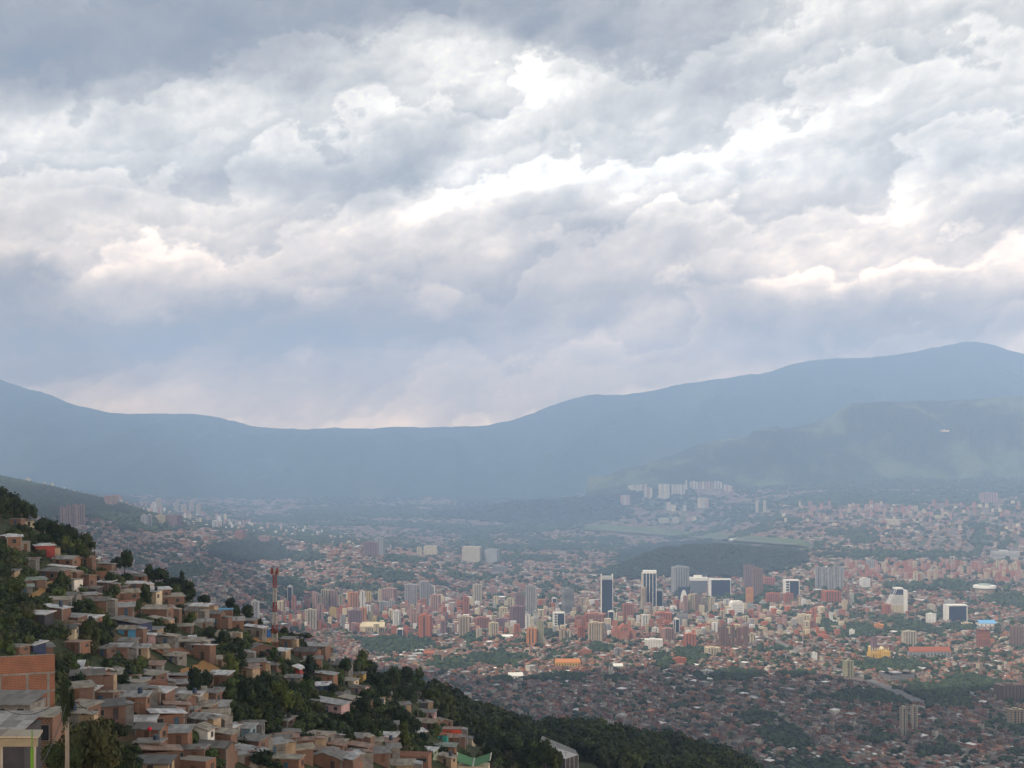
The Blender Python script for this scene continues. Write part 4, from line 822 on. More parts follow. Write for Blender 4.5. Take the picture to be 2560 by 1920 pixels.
RFM = {'zinc': roofmat('zinc_sheet', (.33,.34,.35), .3), 'bright': roofmat('bright_zinc', (.60,.61,.63), .12, .45), 'grey': roofmat('weathered_sheet', (.18,.18,.175), .25), 'dark': roofmat('dark_sheet', (.10,.105,.11), .2),
       'rusty': roofmat('rusty_sheet', (.30,.19,.14), .6), 'tan': roofmat('dusty_sheet', (.32,.29,.235), .3), 'green': roofmat('greenish_sheet', (.24,.30,.26), .2), 'tile': roofmat('clay_tile', (.36,.14,.085), .1, .85), 'bluetarp': roofmat('blue_tarp', (.08,.33,.60), .05), 'slab': CRW['concrete'],
       'vivid': plain('bright_green_roof', (.075,.24,.10), .6, .15)}
WNM = {'brick':'brick','orange':'orange brick','dkbrick':'brown brick','concrete':'bare concrete','tan':'tan','cream':'cream','white':'white','blue':'sky blue','deepblue':'deep blue','paleblue':'pale blue','crimson':'crimson','scarlet':'scarlet','pink':'pinkish','dark':'dark-fronted',
       'darkblue':'navy','green':'pale green','teal':'teal','yellow':'yellow','grey':'grey board'}
RNM = {'zinc':'grey zinc','bright':'bright zinc','grey':'weathered grey','dark':'dark','rusty':'rusty','tan':'dusty tan','green':'greenish','tile':'clay tile','bluetarp':'blue tarp','slab':'flat concrete','vivid':'green'}
PANE = plain('window_pane', (.035,.04,.05), .3, .2, 2); FRM = plain('window_frame', (.30,.29,.27)); DOORM = [plain('door_dark', (.07,.06,.06)), plain('door_brown', (.16,.09,.06)), plain('door_blue', (.07,.13,.2))]
SEEN = []
EXCL = []   # (x, y, radius) where nothing grows
def hides(px, by, h, w, cov, only=0):
    return any(by > q[3]+1 and px+w*.38 > q[0] and px-w*.38 < q[1] and by-h < q[3]-(q[3]-q[2])*cov and q[4] >= only for q in SEEN)
def roofpart(r, W, D, H, kind, m, rs, name='roof'):
    o = .45; a, z = W/2+o, H; t = .14; b = MB()
    def slab(P): b.hexa(P, [(x,y,zz+t) for x,y,zz in P])
    if kind == 'shed': slab([(-a,-o,z-.05),(a,-o,z-.05),(a,D+o,z+rs),(-a,D+o,z+rs)])
    elif kind == 'back': slab([(-a,-o,z+rs),(a,-o,z+rs),(a,D+o,z),(-a,D+o,z)])
    elif kind == 'side': slab([(-a,-o,z+rs),(a,-o,z),(a,D+o,z),(-a,D+o,z+rs)])
    elif kind == 'gable': slab([(-a,-o,z-.08),(a,-o,z-.08),(a,D/2,z+rs),(-a,D/2,z+rs)]); slab([(-a,D/2+.002,z+rs),(a,D/2+.002,z+rs),(a,D+o,z-.08),(-a,D+o,z-.08)])
    elif kind == 'gabley': slab([(-a,-o,z-.08),(0,-o,z+rs),(0,D+o,z+rs),(-a,D+o,z-.08)]); slab([(.002,-o,z+rs),(a,-o,z-.08),(a,D+o,z-.08),(.002,D+o,z+rs)])
    elif kind == 'hip':
        c = [(-a,-o,z),(a,-o,z),(a,D+o,z),(-a,D+o,z)]; k = min(a,D/2)*.8; q = [(-a+k,D/2-.1,z+rs),(a-k,D/2-.1,z+rs),(a-k,D/2+.1,z+rs),(-a+k,D/2+.1,z+rs)]; b.hexa(c, q)
    elif kind == 'flat': b.box(-a+.2,a-.2,-o+.2,D+o-.2,z,z+.2)
    return b.build(name, m, r)
def house(px, by, w, h, rk='shed', rc='zinc', wc='brick', yaw=None, cat='house', desc=None, D=None, ymin=60, win=None, frame=False, name='house'):
    p = hit(px, by, ymin)
    if p is None or p[1] > 1100: by = float(np.interp(px, RID[:,0], RID[:,1])) + 6; p = hit(px, by)
    if p is None or p[1] > 1100: print('house miss', px, by); return
    X, Y, Z = p; W, H = w/F*Y, h/F*Y; yaw = random.uniform(-.5,.6) if yaw is None else yaw; W *= .93
    D = D or max(3.2, min(W*.62, 5.2)); r = empty(name, (X, Y, Z), yaw); wm = CRW[wc]; rs = {'shed': D*.13, 'back': D*.12, 'side': W*.12, 'gable': D*.22, 'gabley': W*.17, 'hip': D*.22, 'flat': 0}[rk]
    b = MB(); b.box(-W/2, W/2, 0, D, -3.5, H - .02)
    if rk == 'shed': b.hexa([(-W/2,.5,H-.021),(W/2,.5,H-.021),(W/2,D,H-.021),(-W/2,D,H-.021)], [(-W/2,.5,H),(W/2,.5,H),(W/2,D,H+rs*.9),(-W/2,D,H+rs*.9)])
    if rk == 'back': b.hexa([(-W/2,0,H-.021),(W/2,0,H-.021),(W/2,D-.5,H-.021),(-W/2,D-.5,H-.021)], [(-W/2,0,H+rs*.9),(W/2,0,H+rs*.9),(W/2,D-.5,H+.02),(-W/2,D-.5,H+.02)])
    if rk == 'gable':
        for x in (-W/2, W/2-.15): b.add([(x,0,H-.021),(x+.15,0,H-.021),(x+.15,D,H-.021),(x,D,H-.021),(x,D/2,H+rs),(x+.15,D/2,H+rs)], [(0,3,4),(1,5,2),(0,4,5,1),(3,2,5,4)])
    if rk == 'gabley': b.add([(-W/2,0,H-.021),(W/2,0,H-.021),(0,0,H+rs),(-W/2,.2,H-.021),(W/2,.2,H-.021),(0,.2,H+rs)], [(0,1,2),(5,4,3)])
    b.build('wall', wm, r)
    if rc: roofpart(r, W, D, H, rk, RFM[rc], rs)
    if rk == 'flat' and rc == 'slab':
        q = MB()
        for x in (-W/2+.3, W/2-.3):
            for y in (.3, D-.3): q.tube((x,y,H+.2),(x,y,H+1.1),.05,.05,4)
        q.build('rebar', plain('rebar', (.12,.08,.06)), r)
    st = max(1, min(3, int(round(H/2.7)))); fh = H/st
    if st > 1 or frame:
        for k in range(1, st): MB().box(-W/2-.05, W/2+.05, -.06, D+.05, k*fh-.13, k*fh+.13).build('floor_slab', CRW['concrete'], r)
    if wc in ('brick','orange','dkbrick') and (frame or random.random() < .4):
        for x in (-W/2, W/2-.25): MB().box(x-.02, x+.27, -.035, .2, -2, H-.1).build('column', CRW['concrete'], r)
    n = win if win is not None else max(1, int(W/2.9)); dr = random.randrange(n) if n else -1
    for k in range(st):
        for i in range(n):
            x = -W/2 + W*(i+.5)/n + random.uniform(-.25,.25); z0 = k*fh
            if k == 0 and i == dr:
                MB().box(x-.45, x+.45, -.07, .05, z0, z0+min(2.05, fh*.85)).build('door', random.choice(DOORM), r); continue
            if random.random() < .3: continue
            ww = random.uniform(.42,.68); z1 = z0 + fh*.36; z2 = z1 + min(1.15, fh*.42)
            fo = MB().box(x-ww-.07, x+ww+.07, -.05, .04, z1-.07, z2+.07).build('window', FRM, r); MB().box(x-ww, x+ww, -.08, -.052, z1, z2).build('pane', PANE, fo)
        if random.random() < .7:   # a window on the downhill side
            y = D*random.uniform(.3,.7); z1 = k*fh + fh*.38
            MB().box(W/2-.04, W/2+.06, y-.5, y+.5, z1, z1+min(1.1, fh*.4)).build('window', PANE, r)
    if rc in ('zinc','grey','rusty','tan','bright') and random.random() < .6:    # stones that hold the sheets down
        q = MB()
        for _ in range(1):
            x, y = random.uniform(-W/2,W/2), random.uniform(.2,D-.2); u = {'shed': y/D*rs, 'back': (1-y/D)*rs, 'side': (.5-x/W)*rs, 'gable': (1-abs(y-D/2)/(D/2))*rs, 'gabley': (1-abs(x)/(W/2))*rs, 'hip': rs*.4, 'flat': .05}[rk]
            s = random.uniform(.12,.24); q.box(x-s*random.uniform(1,7),x+s*1.4,y-s,y+s,H+u+.05,H+u+.16+s)
        q.build('roof_weight', plain('rubble', (.28,.17,.13)), r)
    EXCL.append((X + D*.5*-math.sin(yaw), Y + D*.5*math.cos(yaw), max(W, D)*.62)); tag(r, cat=cat, group='brick and zinc houses stepping down the hillside')
    if random.random() < .45 and W > 4:      # lean-to of boards at the side
        sd = random.choice((-1,1)); lw = random.uniform(1.4,2.4); x0, x1 = sorted((sd*(W/2+.03), sd*(W/2+lw))); lh = min(H, 2.3)
        o = MB().box(x0, x1, .5, D-.4, -3.5, lh-.02).build('lean_to', random.choice((CRW['grey'], CRW['dkbrick'], CRW['tan'])), r); za, zb = (lh+.35, lh) if sd > 0 else (lh, lh+.35)
        MB().hexa([(x0-.05,.2,za),(x1+.1,.2,zb),(x1+.1,D-.2,zb),(x0-.05,D-.2,za)], [(x0-.05,.2,za+.1),(x1+.1,.2,zb+.1),(x1+.1,D-.2,zb+.1),(x0-.05,D-.2,za+.1)]).build('lean_to_roof', random.choice((RFM['rusty'], RFM['grey'], RFM['tan'], RFM['zinc'])), o)
    if random.random() < .10 and rc: MB().tube((W*.2,D*.6,H+.1),(W*.2,D*.6,H+rs+1.0),.5,.42,10).build('water_tank', random.choice((plain('black_tank', (.03,.03,.035), .5), plain('black_tank', (.03,.03,.035)), plain('blue_tank', (.04,.07,.12), .5))), r)
    SEEN.append((px-w/2, px+w/2, by-h, by, 1 if desc else 0))
    stn = {1: 'one-storey', 2: 'two-storey', 3: 'three-storey'}[st]
    reg(r, desc or '%s %s house, %s roof' % (stn, WNM[wc].replace(' ', '-'), RNM[rc].replace(' ', '-') if rc else 'no'), px, by - h/2, 'hill', bool(desc)); return r
H_ = [(38,1316,30,18,'flat','grey','brick'),(71,1315,26,13,'shed','grey','cream'),(106,1308,42,8,'back','tan','tan'),(155,1324,40,17,'shed','grey','brick'),(36,1392,37,50,'shed','bright','orange'),(8,1370,22,30,'shed','bright','brick'),(65,1377,22,22,'flat','slab','concrete'),
 (113,1390,50,26,'shed','bright','crimson'),(66,1414,50,14,'shed','grey','grey'),(157,1416,60,18,'gable','zinc','orange'),(150,1434,60,14,'side','bright','concrete'),(120,1450,70,22,'hip','grey','brick'),(88,1468,58,18,'shed','green','dkbrick'),
 (231,1420,30,22,'shed','bright','concrete'),(262,1438,42,26,'side','grey','brick'),(245,1452,52,20,'back','tan','orange'),(176,1480,26,30,'flat','slab','white'),(206,1474,44,34,'back','tan','brick'),(222,1488,42,16,'shed','grey','dark'),(255,1480,40,24,'shed','bright','brick'),
 (170,1500,44,11,'gable','grey','grey'),(218,1504,48,16,'shed','zinc','brick'),(338,1454,54,13,'hip','grey','orange'),(335,1476,46,17,'shed','bright','brick'),(372,1470,28,9,'hip','bright','white'),(320,1502,62,20,'gable','tan','brick'),(375,1504,38,24,'shed','zinc','cream'),
 (404,1498,50,24,'shed','bright','brick'),(430,1514,66,22,'shed','tan','brick'),(240,1522,60,20,'gable','grey','brick'),(318,1520,62,15,'flat','tile','orange'),(293,1540,84,22,'shed','zinc','brick'),(385,1553,74,30,'shed','tan','brick'),(86,1550,64,14,'shed','bright','dark'),
 (128,1540,66,18,'side','bright','brick'),(176,1556,50,13,'shed','zinc','brick'),(220,1560,42,14,'shed','bright','orange'),(470,1542,55,14,'gable','grey','tan'),(163,1594,50,22,'gable','dark','cream'),(195,1592,34,26,'gabley','rusty','brick'),(222,1570,46,16,'flat','tan','brick'),(186,1562,36,9,'shed','tan','brick'),
 (310,1570,96,12,'side','grey','darkblue'),(374,1583,44,8,'shed','grey','tan'),(340,1594,30,10,'shed','tan','concrete'),(363,1605,50,16,'side','bright','pink'),(181,1627,50,20,'flat','rusty','orange'),(74,1625,26,12,'shed','bright','darkblue'),(107,1631,54,12,'shed','grey','brick'),
 (25,1634,58,16,'flat','slab','orange'),(296,1650,54,32,'shed','zinc','brick'),(256,1640,28,18,'shed','grey','dkbrick'),(312,1614,46,10,'shed','grey','grey'),(348,1638,44,18,'shed','zinc','tan'),(402,1632,42,11,'gable','tan','grey'),(428,1654,44,14,'shed','tan','concrete'),
 (386,1677,40,14,'shed','rusty','concrete'),(188,1684,34,20,'shed','bright','brick'),(236,1694,62,11,'shed','bright','white'),(282,1696,38,18,'gabley','grey','brick'),(316,1710,60,10,'shed','rusty','tan'),(365,1700,76,10,'side','zinc','pink'),(378,1737,88,30,'flat',None,'orange'),
 (208,1744,46,16,'shed','bright','brick'),(248,1756,74,20,'back','tan','dkbrick'),(330,1776,74,34,'shed','zinc','orange'),(270,1800,92,34,'shed','dark','brick'),(408,1770,50,20,'shed','grey','dark'),(400,1797,62,18,'gable','grey','grey'),(462,1797,54,22,'flat','slab','orange'),
 (352,1812,66,8,'shed','bright','white'),(492,1524,38,11,'shed','tan','cream'),(527,1563,56,28,'gable','grey','brick'),(580,1578,62,26,'gable','zinc','orange'),(556,1549,50,24,'flat','bluetarp','brick'),(618,1567,38,15,'shed','grey','brick'),
 (472,1610,34,13,'shed','bright','tan'),(440,1608,32,11,'side','grey','dkbrick'),(514,1610,44,8,'shed','bright','dark'),(655,1638,60,18,'gabley','grey','brick'),(715,1618,34,20,'shed','grey','brick'),(775,1612,88,10,'shed','zinc','brick'),
 (762,1649,62,20,'gable','dark','brick'),(812,1634,44,15,'shed','tan','dkbrick'),(784,1674,46,26,'shed','grey','orange'),(822,1654,30,14,'shed','tan','white'),(848,1676,54,13,'gable','grey','grey'),(730,1707,44,12,'shed','grey','concrete'),
 (806,1706,62,18,'side','zinc','orange'),(803,1726,52,12,'shed','bright','darkblue'),(868,1714,40,12,'shed','tan','cream'),(894,1704,32,18,'shed','grey','yellow'),(551,1666,42,18,'shed','tan','tan'),(622,1684,50,15,'shed','rusty','tan'),(675,1672,40,10,'hip','grey','dkbrick'),
 (872,1766,62,15,'side','tan','tan'),(893,1734,42,14,'gable','grey','pink'),(858,1744,34,8,'shed','grey','grey'),(705,1814,36,14,'shed','zinc','dkbrick'),(720,1850,64,17,'side','grey','pink'),(690,1875,72,24,'gable','grey','brick'),(764,1872,56,20,'flat','rusty','orange'),
 (545,1856,50,14,'flat','slab','dkbrick'),(552,1893,66,18,'shed','zinc','brick'),(614,1893,58,14,'side','zinc','grey'),(712,1932,78,34,'flat','tan','orange'),(782,1894,74,18,'flat','rusty','brick'),(841,1884,32,24,'shed','tan','dkbrick'),(872,1897,24,12,'shed','grey','crimson'),
 (938,1906,80,22,'shed','grey','brick'),(1065,1794,44,13,'shed','grey','pink'),(1060,1822,60,15,'gable','tan','brick'),(1112,1818,50,12,'gabley','tan','brick'),(1172,1834,30,20,'shed','bright','dkbrick'),(1054,1844,32,14,'shed','bright','cream'),(1103,1850,30,12,'flat','tile','teal'),
 (1117,1884,44,17,'shed','green','orange'),(1067,1892,36,14,'shed','bright','green'),(1110,1912,44,18,'side','tan','tan'),(1053,1768,36,11,'shed','grey','dark'),(1012,1774,36,12,'shed','grey','tan'),(979,1822,34,10,'shed','zinc','grey'),(957,1758,16,14,'flat','tan','cream'),
 (905,1818,26,9,'shed','grey','tan'),(965,1745,28,8,'shed','tan','tan'),(1165,1858,34,11,'shed','grey','cream'),(1130,1856,44,12,'shed','rusty','brick'),(640,1915,60,16,'shed','grey','brick'),(850,1928,90,18,'shed','rusty','orange'),(1000,1925,70,12,'shed','tan','tan'),
 (470,1700,30,10,'shed','grey','dark'),(60,1480,44,12,'shed','green','grey'),(300,1480,30,12,'shed','grey','brick'),(590,1800,24,8,'shed','rusty','tan'),(20,1440,36,10,'shed','grey','tan'),(460,1578,40,12,'shed','tan','brick'),(700,1640,34,12,'shed','bright','tan')]
for t in H_: house(*t)
house(316,1591,46,18,'gable','tan','blue',yaw=-.1,desc='small sky blue painted shack with tan roof, middle of the left slope')
house(652,1589,38,15,'flat','green','deepblue',yaw=-.1,desc='low deep blue painted house on the ridge left of the mast')
house(504,1650,48,34,'back','bright','brick',yaw=-.25,desc='tall brick cube of a house with bright white roof above the earth cutting')
house(730,1690,48,18,'gabley','bright','crimson',yaw=-.35,desc='crimson painted house with white zinc roof among trees below the mast')
house(537,1756,32,26,'shed','zinc','scarlet',yaw=0,desc='narrow scarlet-walled hut with grey roof among dark trees')
house(815,1780,90,18,'side','zinc','pink',yaw=-.3,desc='long house with wide patched pale zinc roof alone among dark trees')
house(598,1845,62,24,'shed','zinc','paleblue',yaw=-.2,desc='house with pale blue front and zinc roof right of the big white house')
house(490,1860,66,34,'gabley','tan','white',yaw=-.15,desc='big white-walled house with cream roof and dark red window',win=1)
house(425,1868,94,36,'shed','zinc','orange',yaw=.05,desc='orange brick house under a long zinc roof at lower left centre')
house(368,1892,72,34,'flat','slab','brick',yaw=.0,frame=True,desc='unfinished brick house with concrete terrace and railing, bottom left centre')
house(808,1920,104,22,'gabley','grey','orange',yaw=-.2,desc='brick house under a long curved grey roof, near the bottom centre')
house(1130,1842,50,18,'flat','rusty','scarlet',yaw=-.05,desc='house with vivid orange-red wall at the lower end of the slope')
house(1028,1914,92,24,'flat',None,'orange',yaw=-.1,desc='roofless brick ruin with empty window openings, bottom centre',win=5)
house(480,1945,84,44,'flat',None,'orange',yaw=-.3,desc='bare orange brick upper storey cut by the bottom edge, left centre')
house(378,1935,92,26,'shed','dark','tan',yaw=0,desc='house with dark grey roof at the very bottom left of centre')
# filler shacks squeezed between the others
cnt = 0
for _ in range(900):
    if cnt >= 22: break
    px = random.uniform(20,900); by = random.uniform(1400,1900); gr = np.interp(px, RID[:,0], RID[:,1])
    if by < gr+22 or (560 < px < 760 and 1700 < by < 1840) or (px < 160 and by > 1600) or (px > 640 and by < 1850) or (200 < px < 280 and by > 1780) or inell(px, by, [(120,1500,110,22),(440,1720,90,36),(60,1590,80,30)]): continue
    p = hit(px, by)
    if any((p[0]-e[0])**2 + (p[1]-e[1])**2 < (e[2]+3.0)**2 for e in EXCL): continue
    w = random.uniform(4.5,7)/p[1]*F; h = random.uniform(2.1,2.9)/p[1]*F
    house(px, by, w, h, random.choice(('shed','shed','gable','side')), random.choice(('zinc','grey','tan','rusty','bright')), random.choice(('brick','dkbrick','orange','tan','grey','concrete'))); cnt += 1

cnt = 0
for _ in range(1600):
    if cnt >= 48: break
    px = random.uniform(190,980); by = random.uniform(1715,1915)
    if (540 < px < 800 and by < 1835) or (px > 640 and by < 1860) or (px < 340 and by > 1800): continue
    p = hit(px, by)
    if any((p[0]-e[0])**2 + (p[1]-e[1])**2 < (e[2]+1.7)**2 for e in EXCL) or hides(px, by, 26, 40, .2, 1): continue
    w = random.uniform(4,6.5)/p[1]*F; h = random.uniform(2.0,2.7)/p[1]*F
    house(px, by, w, h, random.choice(('shed','shed','gable','side','flat')), random.choice(('zinc','grey','tan','rusty','bright')), random.choice(('brick','dkbrick','orange','brick','grey','concrete'))); cnt += 1
print('fillers', cnt)
# big brick building with concrete frame, lower left
def at(px, py, Y): return ((px-HX)/F*Y, Y, zpix(py, Y))
Yb = 172.0; x0, _, z0 = at(-60, 1775, Yb); x1 = at(137, 0, Yb)[0]; zt = zpix(1636, Yb)
r = empty('apartment_building', (x1, Yb, z0), .37); W, H = x1-x0, zt-z0
b = MB().box(-W,0,0,.3,-6,H); b.box(-W,0,.301,9,-6,H-1.7); b.build('wall', brickmat('vivid_brick', (.34,.115,.06)), r); cc_ = CRW['concrete']
for z in (H*.02, H*.34, H*.66): MB().box(-W-.02,.04,-.06,9.02,z,z+.24).build('floor_slab', cc_, r)
for x in (-.85, -3.65, -7.2): MB().box(x-.17,x+.17,-.04,-.01,-2,H*.66).build('column', cc_, r)
q = MB(); random.seed(3)
for i in range(9): x = -W + W*i/9; q.hexa([(x,.2,H+.02),(x+W/9-.1,.2,H+.02),(x+W/9-.1,8.8,H-1.5),(x,8.8,H-1.5)],[(x,.2,H+.1),(x+W/9-.1,.2,H+.1),(x+W/9-.1,8.8,H-1.4),(x,8.8,H-1.4)])
q.build('roof', RFM['zinc'], r); tag(r, 'big orange brick building with bare concrete beams and columns at lower left edge', 'building'); EXCL.append((x1-W/2, Yb+4, 9))
# roofs and house in front of it
def slabroof(pts, t, mat, par, name='roof'): return MB().hexa(pts, [(x,y,z+t) for x,y,z in pts]).build(name, mat, par)
def nearhouse(px0, px1, py_eave, py_base, Y, D, rise, rc, wc, label, wins=2):
    a = at(px0, py_base, Y); b_ = at(px1, py_eave, Y); r = empty('house', ((a[0]+b_[0])/2, Y, a[2])); W = b_[0]-a[0]; H = b_[2]-a[2]
    MB().box(-W/2+.2,W/2-.2,0,D,-8,H).build('wall', CRW[wc], r); slabroof([(-W/2,-.5,H),(W/2,-.5,H),(W/2,D+.4,H+rise),(-W/2,D+.4,H+rise)], .08, RFM[rc], r)
    for i in range(wins):
        x = -W/2+W*(i+.6)/(wins+.2); f = MB().box(x-.5,x+.5,-.06,.03,H*.35,H*.8).build('window', FRM, r); MB().box(x-.42,x+.42,-.09,-.062,H*.35+.08,H*.8-.08).build('pane', PANE, f)
    tag(r, label, 'house'); EXCL.append(((a[0]+b_[0])/2, Y+D/2, max(W,D)*.6)); return r
nearhouse(-70,80,1762,1800,150,5,.8,'grey','grey','low house with weathered grey roof in front of the big brick building',3)
nearhouse(-80,66,1822,1862,118,4.2,.8,'zinc','dark','dark shed under patched rusty zinc roof at the left edge',0)
nearhouse(50,136,1792,1885,128,4,.1,'tan','brick','plain brick house with one framed window beside the overgrown pole',2)
# canopy at the very corner
r = empty('canopy', at(0,1870,62)); a = at(0,1870,62); 
def loc(px, py, Y): p = at(px, py, Y); return (p[0]-a[0], p[1]-a[1], p[2]-a[2])
p0, p1 = loc(-40,1846,62), loc(96,1846,62); MB().hexa([p0,p1,(p1[0]-.2,p1[1]+1.1,p1[2]+.10),(p0[0],p0[1]+1.1,p0[2]+.10)], [(p0[0],p0[1],p0[2]+.1),(p1[0],p1[1],p1[2]+.1),(p1[0]-.2,p1[1]+1.1,p1[2]+.22),(p0[0],p0[1]+1.1,p0[2]+.22)]).build('roof', RFM['tan'], r)
q = MB(); q.box(p0[0],p1[0]-.05,-.02,.10,p0[2]-.42,p0[2]-.02); q.box(p0[0],p1[0]-.05,-.06,-.022,p0[2]-.16,p0[2]-.02); q.build('gutter_beam', plain('pale_fascia', (.27,.25,.20)), r)
for px in (5, 88): q = loc(px,1870,62.3); MB().box(q[0]-.05,q[0]+.05,.2,.3,-9,p0[2]-.43).build('post', plain('grey_post', (.36,.35,.34)), r)
tag(r, 'corner of a tan canopy roof with pale gutter beam, bottom left corner', 'canopy')
r = empty('banner_pole', at(80,1925,61)); MB().tube((0,0,-4),(0,0,2.0),.03,.03,6).build('pole', plain('green_pole', (.12,.28,.05)), r); MB().box(-.08,.08,-.02,.02,.1,1.1).build('cloth', plain('lime_cloth', (.10,.24,.03)), r)
tag(r, 'bright lime green strip hanging on a thin pole under the canopy', 'banner')

# green butterfly roof pavilion and sports hall
p = hit(1182,1950); X, Y, Z = p; s = Y/F; r = empty('pavilion', (X, Y, Z), -.05); w = 43*s; hz_ = 34*s
for sg in (-1, 1):
    P = [(sg*.25,0,hz_),(sg*w,0,hz_+14*s),(sg*w,5.5,hz_+22*s),(sg*.25,5.5,hz_+8*s)]; P = P if sg > 0 else [P[1],P[0],P[3],P[2]]; o = slabroof(P, .12, RFM['vivid'], r)
    MB().tube((sg*w,-.1,hz_+14*s+.1),(sg*w,5.6,hz_+22*s+.1),.13,.13,4).build('trim', CRW['white'], o)
MB().tube((0,-.1,hz_+.05),(0,5.6,hz_+8*s+.05),.2,.2,4).build('gutter', CRW['white'], r); MB().box(-w+.4,w-.4,.4,5,-3,hz_-.1).build('wall', CRW['cream'], r)
tag(r, 'bright green V-shaped roof with white edges at the bottom edge', 'pavilion'); EXCL.append((X, Y+3, 9))
p = hit(1395,1925); X, Y, Z = p; s = Y/F; r = empty('sports_hall', (X, Y, Z), 0)
A = lambda px, py, dy: ((px-1395)*s*(Y+dy)/Y + (px-1395)*0, dy, zpix(py, Y+dy)-Z)
c = [A(1342,1866,14), A(1414,1898,0), A(1447,1887,9), A(1352,1857,20)]
slabroof(c, .15, plain('hall_sheet', (.50,.50,.50), .6, .1), r); c2 = [A(1352,1856.6,20.1), A(1447,1886.6,9.1), A(1443,1876,20), A(1362,1840,32)]; slabroof(c2, .15, RFM['grey'], r)
q = MB(); q.add([c[0], c[1], (c[1][0],c[1][1],-4), (c[0][0],c[0][1],-4)], [(0,1,2,3)]); q.add([(c[0][0],c[0][1]+.3,c[0][2]), (c[1][0],c[1][1]+.3,c[1][2]), (c[1][0],c[1][1]+.3,-4), (c[0][0],c[0][1]+.3,-4)], [(3,2,1,0)]); q.build('wall', plain('lilac_grey', (.19,.19,.22)), r)
q = MB(); q.add([c[1], c[2], (c[2][0],c[2][1],-4), (c[1][0],c[1][1],-4)], [(0,1,2,3)]); q.build('end_shade_sheet', CRW['dark'], r)  # dark sheet paints the shaded interior behind the open end posts
for i in range(4): u = i/3; MB().tube((c[1][0]*(1-u)+c[2][0]*u, c[1][1]*(1-u)+c[2][1]*u-.3, -4),(c[1][0]*(1-u)+c[2][0]*u, c[1][1]*(1-u)+c[2][1]*u-.3, c[1][2]*(1-u)+c[2][2]*u),.14,.14,6).build('post', CRW['white'], r)
tag(r, 'long sports hall with pale and grey roof below the wooded spur', 'hall'); EXCL.append((X-2, Y+12, 18))

# ---------------------------------------------------------------- mast
p = hit(687,1622); X, Y, Z = p; s = Y/F; ht = (1622-1425)*s
r = empty('telecom_mast', (X, Y, Z)); MR = plain('mast_red', (.24,.05,.045), .6, .15); MW = plain('mast_white', (.44,.44,.43), .6, .1)
nseg = 7; zz = [0,.09,.20,.31,.47,.60,.78,1.0]; colr = [MR,MW,MR,MW,MR,MW,MR]; bw, tw = .9, .48
for i in range(nseg):
    z0_, z1_ = zz[i]*ht, zz[i+1]*ht; b = MB(); f = lambda z: bw + (tw-bw)*min(z/ht/.6, 1)
    m_ = max(2, int((z1_-z0_)/1.5))
    for k in range(m_):
        u, v = z0_+(z1_-z0_)*k/m_, z0_+(z1_-z0_)*(k+1)/m_; a0, a1 = f(u), f(v); C0 = [(-a0,-a0),(a0,-a0),(a0,a0),(-a0,a0)]; C1 = [(-a1,-a1),(a1,-a1),(a1,a1),(-a1,a1)]
        for j in range(4):
            k2 = (j+1)%4; b.tube((*C0[j],u),(*C1[j],v),.085,.085,4); b.tube((*C0[j],u),(*C1[k2],v),.05,.05,4); b.tube((*C0[k2],u),(*C1[j],v),.05,.05,4); b.tube((*C0[j],u),(*C0[k2],u),.05,.05,4)
    b.build('lattice_section', colr[i], r)
b = MB(); b.box(-1.25,1.25,-1.25,1.25,ht*.955,ht*.96); [b.tube((sx*1.25,sy*1.25,ht*.955),(sx*1.25,sy*1.25,ht*1.0),.05,.05,4) for sx in (-1,1) for sy in (-1,1)]; b.build('platform', MR, r)
for i in range(8):
    t = 2*math.pi*i/8; MB().box(-.13,.13,-.07,.07,ht*.945,ht*1.03).build('antenna', MR if i%2 else MW, r).location = (1.35*math.cos(t), 1.35*math.sin(t), 0)
for x in (-.9,-.2,.5,1.0): MB().tube((x,0,ht),(x,0,ht*(1.06+.03*abs(x))),.035,.02,4).build('rod', MR, r)
MB().tube((.9,-.9,ht*.74),(.9,-1.3,ht*.74),.45,.5,10).build('dish', MW, r); MB().box(-2.2,2.2,-2.2,2.2,-2,.25).build('base', CRW['white'], r)
tag(r, 'tall red and white lattice telecom mast standing on the hillside', 'mast'); EXCL.append((X, Y, 3.5))
# poles
def pole(px, by, ty, lab, r0=.13, arm=True, D=None):
    p = hit(px, by) if D is None else at(px, by, D); X, Y, Z = p; H = (by-ty)/F*Y; r = empty('utility_pole', p); MB().tube((0,0,-1),(0,0,H),r0,r0*.7,8).build('shaft', plain('pole_concrete', (.27,.25,.23)), r)
    if arm: MB().box(-.8,.8,-.05,.05,H-.5,H-.38).build('crossarm', plain('pole_wood', (.14,.11,.09)), r); [MB().tube((x,0,H-.38),(x,0,H-.2),.05,.03,6).build('insulator', CRW['white'], r) for x in (-.7,0,.7)]
    tag(r, cat='utility pole', group='utility poles'); reg(r, lab, px, ty, 'hill', True); return r
pole(466,1862,1788,'thin dark pole standing before the big white house',.09); pole(602,1850,1802,'thin pole in front of the pale blue fronted house',.07); pole(700,1925,1870,'pole with crossarm at bottom centre among brick houses',.08)
pole(1045,1800,1728,'pale pole on the slope below the dark eucalyptus trees',.11); pole(1372,1868,1848,'short pole behind the left part of the sports hall roof',.1,False); pole(1414,1925,1878,'pole with crossarm in front of the sports hall',.1)
pole(858,1920,1848,'slim pole near the curved-roof brick house',.07,False); pole(345,1800,1752,'slim pole behind the long zinc roof at left',.07); pole(222,1655,1608,'slim pole by the dark tree on the left slope',.07)
pr = pole(168,1935,1720,'thick pole wrapped in dark climbing plant at lower left',.19,False,D=96)
